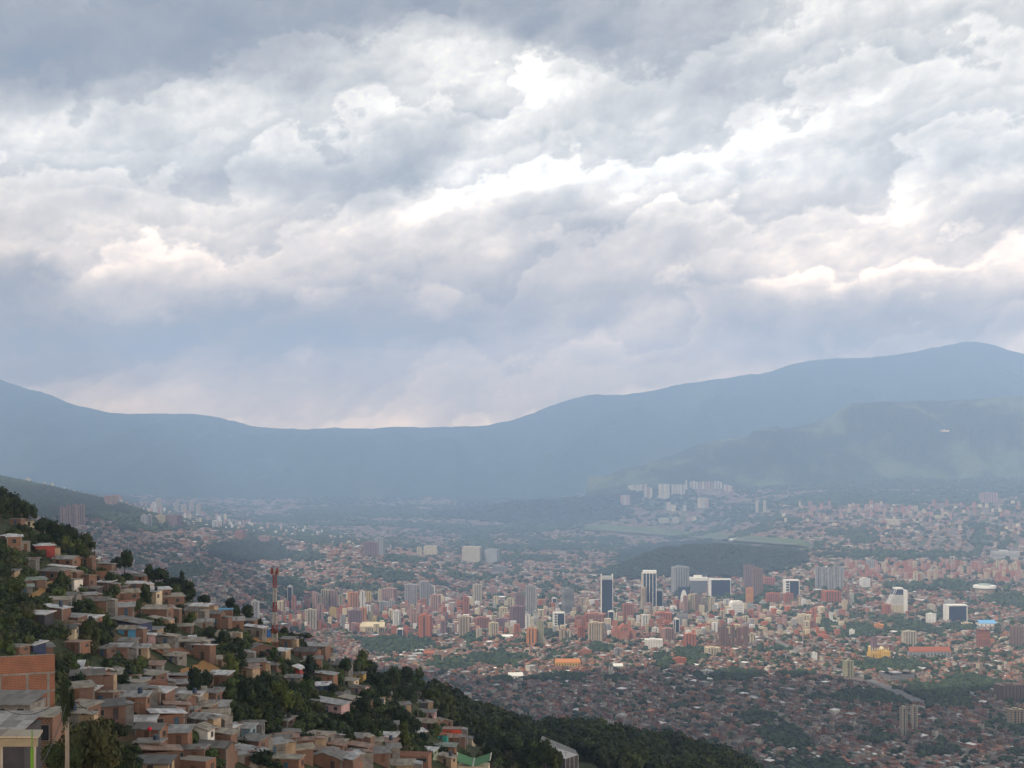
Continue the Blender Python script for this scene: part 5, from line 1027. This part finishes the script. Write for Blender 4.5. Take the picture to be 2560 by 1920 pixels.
# red ball on the terrace roof
p = hit(385,1868); o = tag(link(bpy.data.objects.new('ball', (lambda: (lambda b: (b.add((IV*.36).tolist(), IF.tolist()), b.mesh('ball', plain('red_ball', (.75,.02,.07), .4, .05), True))[1])(MB()))())), 'round bright red ball above the unfinished terrace, lower left', 'ball'); o.location = (p[0], p[1]-2.5, zpix(1822, p[1]-2.5))
MB().tube((0,0,-.36),(0,0,-2.2),.03,.03,5).build('stick', FRM, o)
# ---------------------------------------------------------------- trees of the hillside
random.seed(11); rng = np.random.default_rng(11)
BARK = plain('bark', (.11,.085,.065), .95, .3, 2)
def crown_arrays(kind, n, leaf, seed):
    """unit crown (about 1 high, 1 wide, base at z=0): leaf-sized quads spread through uneven lobes"""
    g = np.random.default_rng(seed); L = []
    if kind == 'broad':
        for i in range(g.integers(7,11)): a = g.uniform(0,6.28); rr = g.uniform(.0,.32); L.append((rr*math.cos(a), rr*math.sin(a), g.uniform(.35,.78), g.uniform(.16,.27)))
    elif kind == 'tall':
        for i in range(9): z = .22 + .72*i/9; a = g.uniform(0,6.28); rr = g.uniform(.05,.24)*(1.1-z); L.append((rr*math.cos(a), rr*math.sin(a), z+g.uniform(-.03,.03), g.uniform(.11,.19)*(1.15-.35*z)))
    elif kind == 'cone':
        for i in range(10): z = .1 + .85*i/10; L.append((g.uniform(-.03,.03), g.uniform(-.03,.03), z, .26*(1.05-z)+.03))
    elif kind == 'open':
        for i in range(6): a = g.uniform(0,6.28); rr = g.uniform(.1,.36); L.append((rr*math.cos(a), rr*math.sin(a), g.uniform(.5,.85), g.uniform(.12,.18)))
    else:
        for i in range(7): a = g.uniform(0,6.28); rr = g.uniform(.0,.34); L.append((rr*math.cos(a), rr*math.sin(a), g.uniform(.12,.5), g.uniform(.18,.30)))
    L = np.array(L); w = L[:,3]**2; li = g.choice(len(L), n, p=w/w.sum()); d = g.normal(size=(n,3)); d /= np.linalg.norm(d,axis=1)[:,None]
    r = L[li,3]*np.clip(g.normal(.92,.16,n), .3, 1.25); c = L[li,:3] + d*r[:,None]*np.array([1,1,.85])
    nrm = d + g.normal(0,.55,(n,3)); nrm /= np.linalg.norm(nrm,axis=1)[:,None]; t = np.cross(nrm, g.normal(size=(n,3))); t /= np.linalg.norm(t,axis=1)[:,None]; b = np.cross(nrm, t)
    s = leaf*g.uniform(.6,1.4,(n,1)); V = np.stack([c-t*s-b*s*.7, c+t*s-b*s*.7, c+t*s*.8+b*s*.9, c-t*s*.8+b*s*.9], 1).reshape(-1,3); Q = np.arange(4*n).reshape(-1,4)
    k = len(IV); CV = (IV[None]*(1+g.uniform(-.15,.15,(len(L),k,1)))*(L[:,3]*.74)[:,None,None]*np.array([1,1,.85]) + L[:,None,:3]).reshape(-1,3); CF = (IF[None]+(np.arange(len(L))*k)[:,None,None]).reshape(-1,3)
    return V, Q, CV, CF, L
def crown_mesh(kind, n, leaf, seed, mat):
    V, Q, CV, CF, L = crown_arrays(kind, n, leaf, seed); Q4 = np.concatenate([Q, np.c_[CF, CF[:,2]][:0] + 0]) if False else Q
    me = bpy.data.meshes.new('crown'); me.from_pydata(np.concatenate([V, CV]).tolist(), [], Q.tolist() + (CF + len(V)).tolist()); me.materials.append(mat); me.update(); return me, L
GR = [leafmat('leaf_dark', (.020,.040,.018)), leafmat('leaf_mid', (.034,.060,.022)), leafmat('leaf_bright', (.055,.090,.028)), leafmat('leaf_olive', (.055,.065,.030)), leafmat('leaf_bluish', (.016,.032,.022))]
TV = {}
for kind, sp in (('broad',(0,1,2,0)),('tall',(4,0,4)),('cone',(4,0)),('open',(1,0)),('shrub',(1,2,3,0))):
    TV[kind] = []
    for i, gi in enumerate(sp):
        me, L = crown_mesh(kind, {'broad':620,'tall':560,'cone':420,'open':380,'shrub':360}[kind], {'broad':.040,'tall':.034,'cone':.034,'open':.040,'shrub':.055}[kind], 100+i*7+len(kind), GR[gi])
        b = MB(); top = .62 if kind != 'shrub' else .3; b.tube((0,0,-.12),(0,0,top),.035,.016,6)
        for l in L[:5]: b.tube((0,0,max(.1, l[2]-.3)),(l[0]*.8,l[1]*.8,l[2]),.014,.006,4)
        TV[kind].append((me, b.mesh('trunk', BARK), gi))
TS = 1.22
def hides(px, by, h, w, cov, only=0):
    return any(by > q[3]+1 and px+w*.38 > q[0] and px-w*.38 < q[1] and by-h < q[3]-(q[3]-q[2])*cov and q[4] >= only for q in SEEN)
KN = {'broad':'round-crowned tree','tall':'tall slender tree','cone':'conical tree','open':'open-crowned tree','shrub':'bushy shrub'}; CN = ['dark green','mid green','light green','olive','blackish green']
ntree = 0
def tree(px, by, h, w, kind=None, ymin=60, label=None, gi=None, pos=None, grp='trees on the near hillside', where=''):
    global ntree
    p = pos or hit(px, by, ymin)
    if p is None or p[1] > 1150: return
    if pos is None and hides(px, by, h*TS, w*TS, .25, 1): return
    kind = kind or random.choice(('broad','broad','broad','open','tall'))
    vs = [v for v in TV[kind] if gi is None or v[2] == gi] or TV[kind]; me, tk, g = random.choice(vs)
    H, W = (TS*h/F*p[1], TS*w/F*p[1]) if pos is None else (h, w); r = empty('tree' if kind != 'shrub' else 'shrub', (p[0], p[1], p[2]-.2), random.uniform(0,6.28))
    sx = W*{'broad':1.0,'tall':1.7,'cone':1.7,'open':1.05,'shrub':1.0}[kind]; c = link(bpy.data.objects.new('crown', me), r); c.scale = (sx, sx*random.uniform(.9,1.1), H*(1.05 if kind != 'shrub' else 1.5))
    t = link(bpy.data.objects.new('trunk', tk), r); t.scale = (H*.8, H*.8, H*1.05 if kind != 'shrub' else H*1.5); tag(r, cat='tree' if kind != 'shrub' else 'shrub', group=grp)
    sz = 'large ' if H > 8.5 else ('small ' if H < 4.5 else '')
    if label: reg(r, label, px, by-h/2, 'hill', True)
    else: reg(r, sz + CN[g].replace(' ', '-') + ' ' + KN[kind], px, by-h/2, 'hill')
    ntree += 1; return r
# skyline and landmark trees: px, base py, height px, width px, kind
for t in [(8,1290,62,36,'tall'),(30,1296,54,44,'broad'),(52,1302,46,40,'broad'),(76,1308,42,40,'broad'),(95,1316,40,34,'broad'),(3,1310,60,50,'broad'),(176,1330,46,24,'broad'),(158,1318,28,18,'broad'),(100,1345,46,52,'broad'),(125,1352,44,46,'broad'),(150,1372,54,44,'broad'),
    (178,1384,66,42,'broad'),(200,1372,50,38,'tall'),(190,1352,46,40,'broad'),(215,1392,52,44,'broad'),(235,1392,44,36,'tall'),(165,1400,52,40,'broad'),(205,1412,46,34,'broad'),(250,1408,40,30,'broad'),(272,1424,50,26,'cone'),(290,1438,42,30,'broad'),
    (312,1444,62,40,'broad'),(335,1442,48,28,'broad'),(352,1452,52,30,'cone'),(372,1460,42,30,'broad'),(395,1470,46,46,'broad'),(418,1476,40,30,'cone'),(440,1482,36,34,'broad'),(455,1492,56,30,'cone'),(470,1498,40,36,'broad'),(482,1505,30,26,'broad'),
    (498,1502,24,14,'broad'),(531,1520,52,40,'broad'),(512,1522,34,34,'broad'),(555,1530,40,36,'broad'),(575,1538,36,32,'broad'),(590,1548,32,30,'broad'),(617,1562,42,34,'broad'),(648,1566,18,20,'broad'),(710,1592,22,26,'broad'),(730,1600,18,16,'shrub'),(760,1606,20,44,'open'),
    (828,1614,24,8,'cone'),(846,1632,34,30,'broad'),(872,1644,30,46,'open'),(885,1668,50,40,'broad'),(905,1690,56,44,'broad'),(862,1690,40,36,'broad'),(932,1700,44,40,'broad'),(958,1666,46,40,'broad'),(960,1690,30,14,'tall'),(1000,1690,62,36,'tall'),(1018,1690,72,44,'broad'),(1034,1706,66,30,'tall'),
    (1020,1730,52,36,'broad'),(1046,1740,60,40,'broad'),(1060,1752,44,34,'broad'),(985,1720,46,44,'broad'),(945,1730,40,44,'broad'),(965,1760,40,36,'broad'),(1005,1752,34,36,'broad'),(1030,1775,36,36,'broad'),
    (228,1622,66,46,'broad'),(213,1600,34,26,'broad'),(302,1664,26,20,'shrub'),(640,1672,76,34,'tall'),(600,1690,64,40,'tall'),(575,1712,70,44,'broad'),(490,1770,84,46,'broad'),(540,1690,50,30,'broad'),(520,1740,60,40,'broad'),(690,1740,64,60,'broad'),(740,1745,60,52,'broad'),
    (775,1735,80,34,'tall'),(700,1790,70,64,'broad'),(655,1770,66,56,'broad'),(620,1780,60,50,'broad'),(740,1790,56,56,'broad'),(600,1820,50,48,'shrub'),(560,1800,60,50,'broad'),(580,1760,60,50,'broad'),(760,1830,46,50,'broad'),(800,1810,40,40,'shrub'),(850,1800,46,44,'broad'),(880,1830,60,54,'broad'),
    (915,1850,56,54,'broad'),(905,1800,50,44,'broad'),(940,1790,50,46,'broad'),(830,1850,44,48,'shrub'),(870,1870,44,44,'broad'),(945,1880,46,44,'broad'),(975,1860,50,46,'broad'),(1010,1880,64,40,'broad'),(1000,1830,56,44,'broad'),(1035,1850,52,30,'broad'),(1062,1868,32,26,'broad'),(1078,1905,26,16,'shrub'),
    (440,1880,24,16,'shrub'),(532,1878,44,24,'broad'),(525,1925,46,66,'broad'),(650,1930,46,60,'broad'),(60,1600,46,52,'broad'),(95,1606,40,44,'broad'),(30,1590,50,44,'broad'),(130,1608,36,40,'broad'),(150,1700,40,40,'broad'),(180,1690,44,40,'broad'),(165,1740,40,40,'broad'),(200,1720,34,36,'shrub'),(270,1716,36,34,'shrub'),
    (300,1730,40,44,'broad'),(330,1726,30,30,'shrub'),(220,1534,34,40,'broad'),(240,1548,30,34,'shrub'),(210,1548,24,34,'shrub'),(275,1480,44,36,'broad'),(290,1500,34,30,'broad'),(450,1545,30,24,'broad'),(430,1570,26,30,'broad'),(400,1576,28,30,'broad'),(480,1560,26,34,'broad'),(520,1610,40,40,'broad'),(560,1625,44,44,'broad'),
    (590,1610,36,40,'broad'),(620,1630,44,40,'broad'),(575,1650,40,36,'broad'),(530,1655,30,30,'broad'),(700,1680,34,30,'broad'),(680,1650,26,24,'shrub'),(760,1690,30,26,'broad'),(835,1740,30,30,'broad'),(852,1706,30,30,'broad'),(910,1752,26,30,'broad'),(25,1500,44,60,'shrub'),(60,1520,30,50,'shrub'),(20,1545,30,44,'shrub'),
    (1090,1840,30,26,'broad'),(1155,1800,40,40,'broad'),(1190,1830,46,40,'broad'),(1215,1855,50,44,'broad'),(1240,1880,56,50,'broad'),(1265,1905,62,56,'broad'),(1230,1925,50,50,'broad'),(1290,1900,56,50,'broad'),(1310,1925,60,60,'broad'),(1340,1935,56,60,'broad'),(1200,1880,40,40,'broad'),(1250,1850,46,44,'broad'),(1290,1865,44,44,'broad'),
    (1320,1850,40,40,'broad'),(1362,1948,84,56,'broad'),(1338,1932,66,56,'broad'),(1384,1958,74,50,'broad'),(1480,1870,40,40,'broad'),(1505,1895,30,30,'shrub')]: tree(*t)
# the big shrub and the climbing plant by the pole, close to the camera
for px, by, h, w, D, lab in ((235,1955,170,165,104,'big dense olive shrub right of the overgrown pole, lower left'),(150,1950,90,100,100,'low dark shrub around the foot of the overgrown pole'),(310,1960,110,90,112,'second rounded dark shrub joined to the right of the big olive one')):
    a = at(px, by, D); me, L = crown_mesh('shrub', 3600, .020, px, GR[3 if px == 235 else 1]); r = empty('shrub', a); c = link(bpy.data.objects.new('crown', me), r); s = D/F; c.scale = (w*s*1.0, w*s, h*s*1.45)
    tag(r, cat='shrub', group='shrubs by the pole'); reg(r, lab, px, by, 'hill', True); MB().tube((0,0,-4),(0,0,1.6),.12,.08,6).build('trunk', BARK, r)
me, L = crown_mesh('shrub', 2200, .02, 5, GR[0]); a = at(169,1812,95.5); r = empty('climbing_plant', a); c = link(bpy.data.objects.new('crown', me), r); c.scale = (1.0, 1.0, 5.4); tag(r, 'dark climbing plant smothering the top of the thick pole', 'climber')
def path(pts, wpx, mat, name='dirt'):
    P = [hit(a, b) for a, b in pts]; vs = []; fine = []
    for i in range(len(P)-1):
        for k in range(10): u = k/10; fine.append((P[i][0]*(1-u)+P[i+1][0]*u, P[i][1]*(1-u)+P[i+1][1]*u))
    fine.append(P[-1][:2]); W = wpx
    for i, q in enumerate(fine):
        a, b = fine[max(i-1,0)], fine[min(i+1,len(fine)-1)]; dx, dy = b[0]-a[0], b[1]-a[1]; l = math.hypot(dx,dy) or 1; ww = W*(.8+.4*vnoise(i*.4,0,3))
        for s in (-1,-.33,.33,1): vs.append((q[0]-dy/l*ww*s, q[1]+dx/l*ww*s))
    EXCL.extend((q[0], q[1], W+.9) for q in fine)
    vs = np.array(vs); Z = ground(vs[:,0], vs[:,1]) + .35; I = np.arange(len(vs)).reshape(-1,4)
    tag(link(bpy.data.objects.new(name, np_mesh(name, np.c_[vs, Z], np.stack([I[:-1,:-1],I[:-1,1:],I[1:,1:],I[1:,:-1]],-1).reshape(-1,4), mat, smooth=True))), kind='structure')
EARTH = plain('orange_earth', (.38,.215,.085), .95, .25, .6)
path([(0,1530),(30,1518),(62,1506),(92,1488),(118,1464),(150,1456)], .85, EARTH, 'path'); path([(432,1712),(470,1694),(500,1680),(530,1664)], 2.2, EARTH); path([(442,1722),(470,1718)], 2.4, EARTH); path([(480,1630),(430,1628),(408,1640)], 2.6, plain('red_earth', (.26,.13,.075), .95)); path([(640,1604),(680,1600),(700,1606)], 1.6, EARTH)

# undergrowth
random.seed(5)
def scatter(n, px0, px1, py0, py1, ok):
    out = []
    while n > 0:
        n -= 1; px, by = random.uniform(px0,px1), random.uniform(py0,py1); top = np.interp(px, RID[:,0], RID[:,1])
        if by < top - 1 or not ok(px, by): continue
        p = hit(px, by)
        if p is None or p[1] > 1100: continue
        if hides(px, by, 3.6/p[1]*F, 3.4/p[1]*F, .75): continue
        if any((p[0]-e[0])**2 + (p[1]-e[1])**2 < (e[2]-.5)**2 for e in EXCL): continue
        out.append((*p, px, by))
    return out
def mass(name, pts, size, mats, label, seeds=(1,2,3), n=70, kind='shrub', leaf=.085, cat='undergrowth', hsc=1.2):
    As = [crown_arrays(kind, n, leaf, 900+s) for s in seeds]; Vs, Qs, mi, b = [], [], [], 0
    for p in pts:
        V, Q, CV, CF, L = As[random.randrange(len(As))]; s = size*random.uniform(.55,1.4); t = random.uniform(0,6.28); ct, st_ = math.cos(t), math.sin(t)
        A = np.concatenate([V, CV]); X = np.stack([(A[:,0]*ct-A[:,1]*st_)*s, (A[:,0]*st_+A[:,1]*ct)*s, A[:,2]*s*hsc-.1*s], -1) + np.array(p[:3]); Vs.append(X); m = random.randrange(len(mats))
        Qs.append(np.concatenate([np.c_[Q[:,:3]], Q[:,[0,2,3]], CF+len(V)]) + b); mi.append(np.full(2*len(Q)+len(CF), m)); b += len(A)
    return tag(link(bpy.data.objects.new(name, np_mesh(name, np.concatenate(Vs), np.concatenate(Qs), mats, np.concatenate(mi)))), label, cat, kind='stuff')
paths = [(120,1500,40,10),(440,1725,34,14),(520,1700,40,20),(60,1530,70,8)]
pts = scatter(11000, 0, 1360, 1230, 1935, lambda a, b: (fbm(a/60, b/34, 61, 3) > .38))
mass('undergrowth', pts, 3.3, [GR[1], GR[2], GR[3], GR[0], GR[2], GR[1]], 'scrubby green undergrowth covering the open hillside')
# wood on the spur
pts = []
for _ in range(3400):
    px = random.uniform(1075,1900); Rr = float(Rpx(px)); Y = Rr + random.uniform(-250, 50) if px > 1390 else Rr + random.uniform(-110, 60)
    if Y < 470: continue
    z = float(hill(np.array([px]), np.array([Y]))[0]); py = HY + (CZ-z)/Y*F; x = (px-HX)/F*Y
    if py > 2010 or (1325 < px < 1500 and Y < 640) or any((x-e[0])**2 + (Y-e[1])**2 < (e[2]+3)**2 for e in EXCL): continue
    pts.append((x, Y, z, px, py))
keep = []; cell = {}
for p in pts:
    k = (int(p[0]//6.2), int(p[1]//6.2))
    if k in cell: continue
    cell[k] = 1; keep.append(p)
keep.sort(key=lambda p: p[1]); 
# more trees of the near slope, thickest in the gully in the middle
GUL = [(640,1770,130,80),(880,1830,120,80),(960,1740,90,70),(720,1690,80,50),(60,1590,80,26),(180,1700,60,30),(150,1370,110,36),(500,1740,60,50)]
for _ in range(1400):
    if ntree >= 250: break
    px, by = random.uniform(0,1120), random.uniform(1300,1900)
    if by < np.interp(px, RID[:,0], RID[:,1])+8 or not (inell(px, by, GUL) or random.random() < .3): continue
    p = hit(px, by)
    if p is None or p[1] > 700 or any((p[0]-e[0])**2 + (p[1]-e[1])**2 < (e[2]+1.2)**2 for e in EXCL): continue
    if hides(px, by, 36, 30, .6): continue
    tree(px, by, random.uniform(24,46), random.uniform(24,42), random.choice(('broad','broad','open','tall','shrub')))
ni = max(0, 296-ntree)
# those whose crowns stand out along the top come first, then the nearest
edge = sorted(keep, key=lambda p: abs(p[1]-float(Rpx(p[3])))); chosen = set(id(p) for p in edge[:ni]); 
for p in keep:
    if id(p) in chosen:
        tree(p[3], p[4], random.uniform(8,14), random.uniform(7,10.5), random.choice(('broad','broad','tall')), pos=p[:3], grp='trees along the crest of the wooded spur', where=' on wooded spur', gi=random.choice((0,4,0)))
mass('forest', [p for p in keep if id(p) not in chosen], 10.5, [GR[0], GR[4], GR[0], GR[1]], 'dense dark forest covering the spur at bottom centre', n=170, kind='broad', leaf=.06, cat='forest', hsc=1.15)
# cables
def cable(p, q, sag, lab):
    p, q = np.array(at(*p)), np.array(at(*q)); b = MB(); P = [p*(1-u)+q*u - np.array([0,0,sag*4*u*(1-u)]) for u in np.linspace(0,1,13)]
    for i in range(12): b.tube(P[i]-p, P[i+1]-p, .03, .03, 4)
    o = b.build('power_cable', plain('cable_black', (.02,.02,.02), .6)); o.location = tuple(p); tag(o, lab, 'cable', 'power cables')
cable((166,1738,95.8),(-30,1742,112),1.6,'sagging black cable from the pole top to the grey roof at the left edge'); cable((168,1752,95.8),(95,1925,70),.5,'stay cable slanting down left from the overgrown pole'); cable((171,1742,95.8),(345,1754,241),2.5,'long cable from the overgrown pole to the slim pole behind')
cable((345,1755,241),(466,1790,219),1.2,'cable strung between two slim poles above the long zinc roof'); cable((466,1790,219),(602,1804,228),1.2,'cable strung from the dark pole over the big white house')
# dirt paths and cuttings
# pale scar and tracks cut into the ridge
me = mr.data; co_ = np.empty(len(me.vertices)*3, np.float32); me.vertices.foreach_get('co', co_); co_ = co_.reshape(-1,3); fv = np.empty(len(me.polygons)*4, np.int32); me.loops.foreach_get('vertex_index', fv); fv = fv.reshape(-1,4)
fc = co_[fv].mean(1); fx, fy = pix(fc[:,0], fc[:,1], fc[:,2])
for nm, ell, col in (('scar', [(2362,1082,12,3)], (.50,.34,.22)),):
    s_ = inell(fx + 14*(fbm(fc[:,0]/90, fc[:,1]/90, 5)-.5), fy, ell) & (fc[:,1] < 10300); f_ = fv[s_]
    if len(f_): tag(link(bpy.data.objects.new(nm, np_mesh(nm, co_ + np.array([0,-14,14], np.float32), f_, plain(nm + '_soil', col, .95, .3, .01)))), kind='structure')
# ---------------------------------------------------------------- cloud overhead that shades the near slope and flats
zc = 2150.0; g = np.random.default_rng(4); ox, oy = SUN[0]/SUN[2], SUN[1]/SUN[2]; pv_, rad = [], []
def shaded(x, y):
    """the part of the land that lies in cloud shadow"""
    e = (fbm(x/420, y/420, 71, 3)-.5)*500
    px = HX + F*x/max(y, 150)
    return (y < 2450 + e and -1700 < x < 2600) or (y < 4500 + e*1.5 and px < 640 + e*.25 and x > -3000)
for sx in np.arange(-3000, 2700, 150.0):
    for sy in np.arange(-500, 4800, 150.0):
        if shaded(sx, sy): pv_.append((sx + ox*zc + g.uniform(-60,60), sy + oy*zc + g.uniform(-60,60), zc + g.uniform(0,120))); rad.append(g.uniform(105,190))
pv_ = np.array(pv_); rad = np.array(rad); n = len(rad); k = len(IV); V = IV[None]*(1+g.uniform(-.18,.18,(n,k,1)))*rad[:,None,None]*np.array([1,1,.6]) + pv_[:,None,:]; V[...,2] = np.maximum(V[...,2], zc-60+g.uniform(0,15,V.shape[:2]))
mc = bpy.data.materials.new('cloud_vapour'); mc.use_nodes = True; nt = mc.node_tree; nt.nodes.clear(); o_ = N(nt, 'ShaderNodeOutputMaterial'); tl = N(nt, 'ShaderNodeBsdfTranslucent'); tl.inputs[0].default_value = (.36,.38,.42,1); tr = N(nt, 'ShaderNodeBsdfTransparent'); mx = N(nt, 'ShaderNodeMixShader'); mx.inputs[0].default_value = CLOUD_O
nt.links.new(tr.outputs[0], mx.inputs[1]); nt.links.new(tl.outputs[0], mx.inputs[2]); nt.links.new(mx.outputs[0], o_.inputs[0])
tag(link(bpy.data.objects.new('cloud', np_mesh('cloud', V.reshape(-1,3), (IF[None]+(np.arange(n)*k)[:,None,None]).reshape(-1,3), mc, smooth=True))), 'wide ragged cloud overhead, above the frame, shading the near slope', 'cloud', kind='stuff')
resolve()
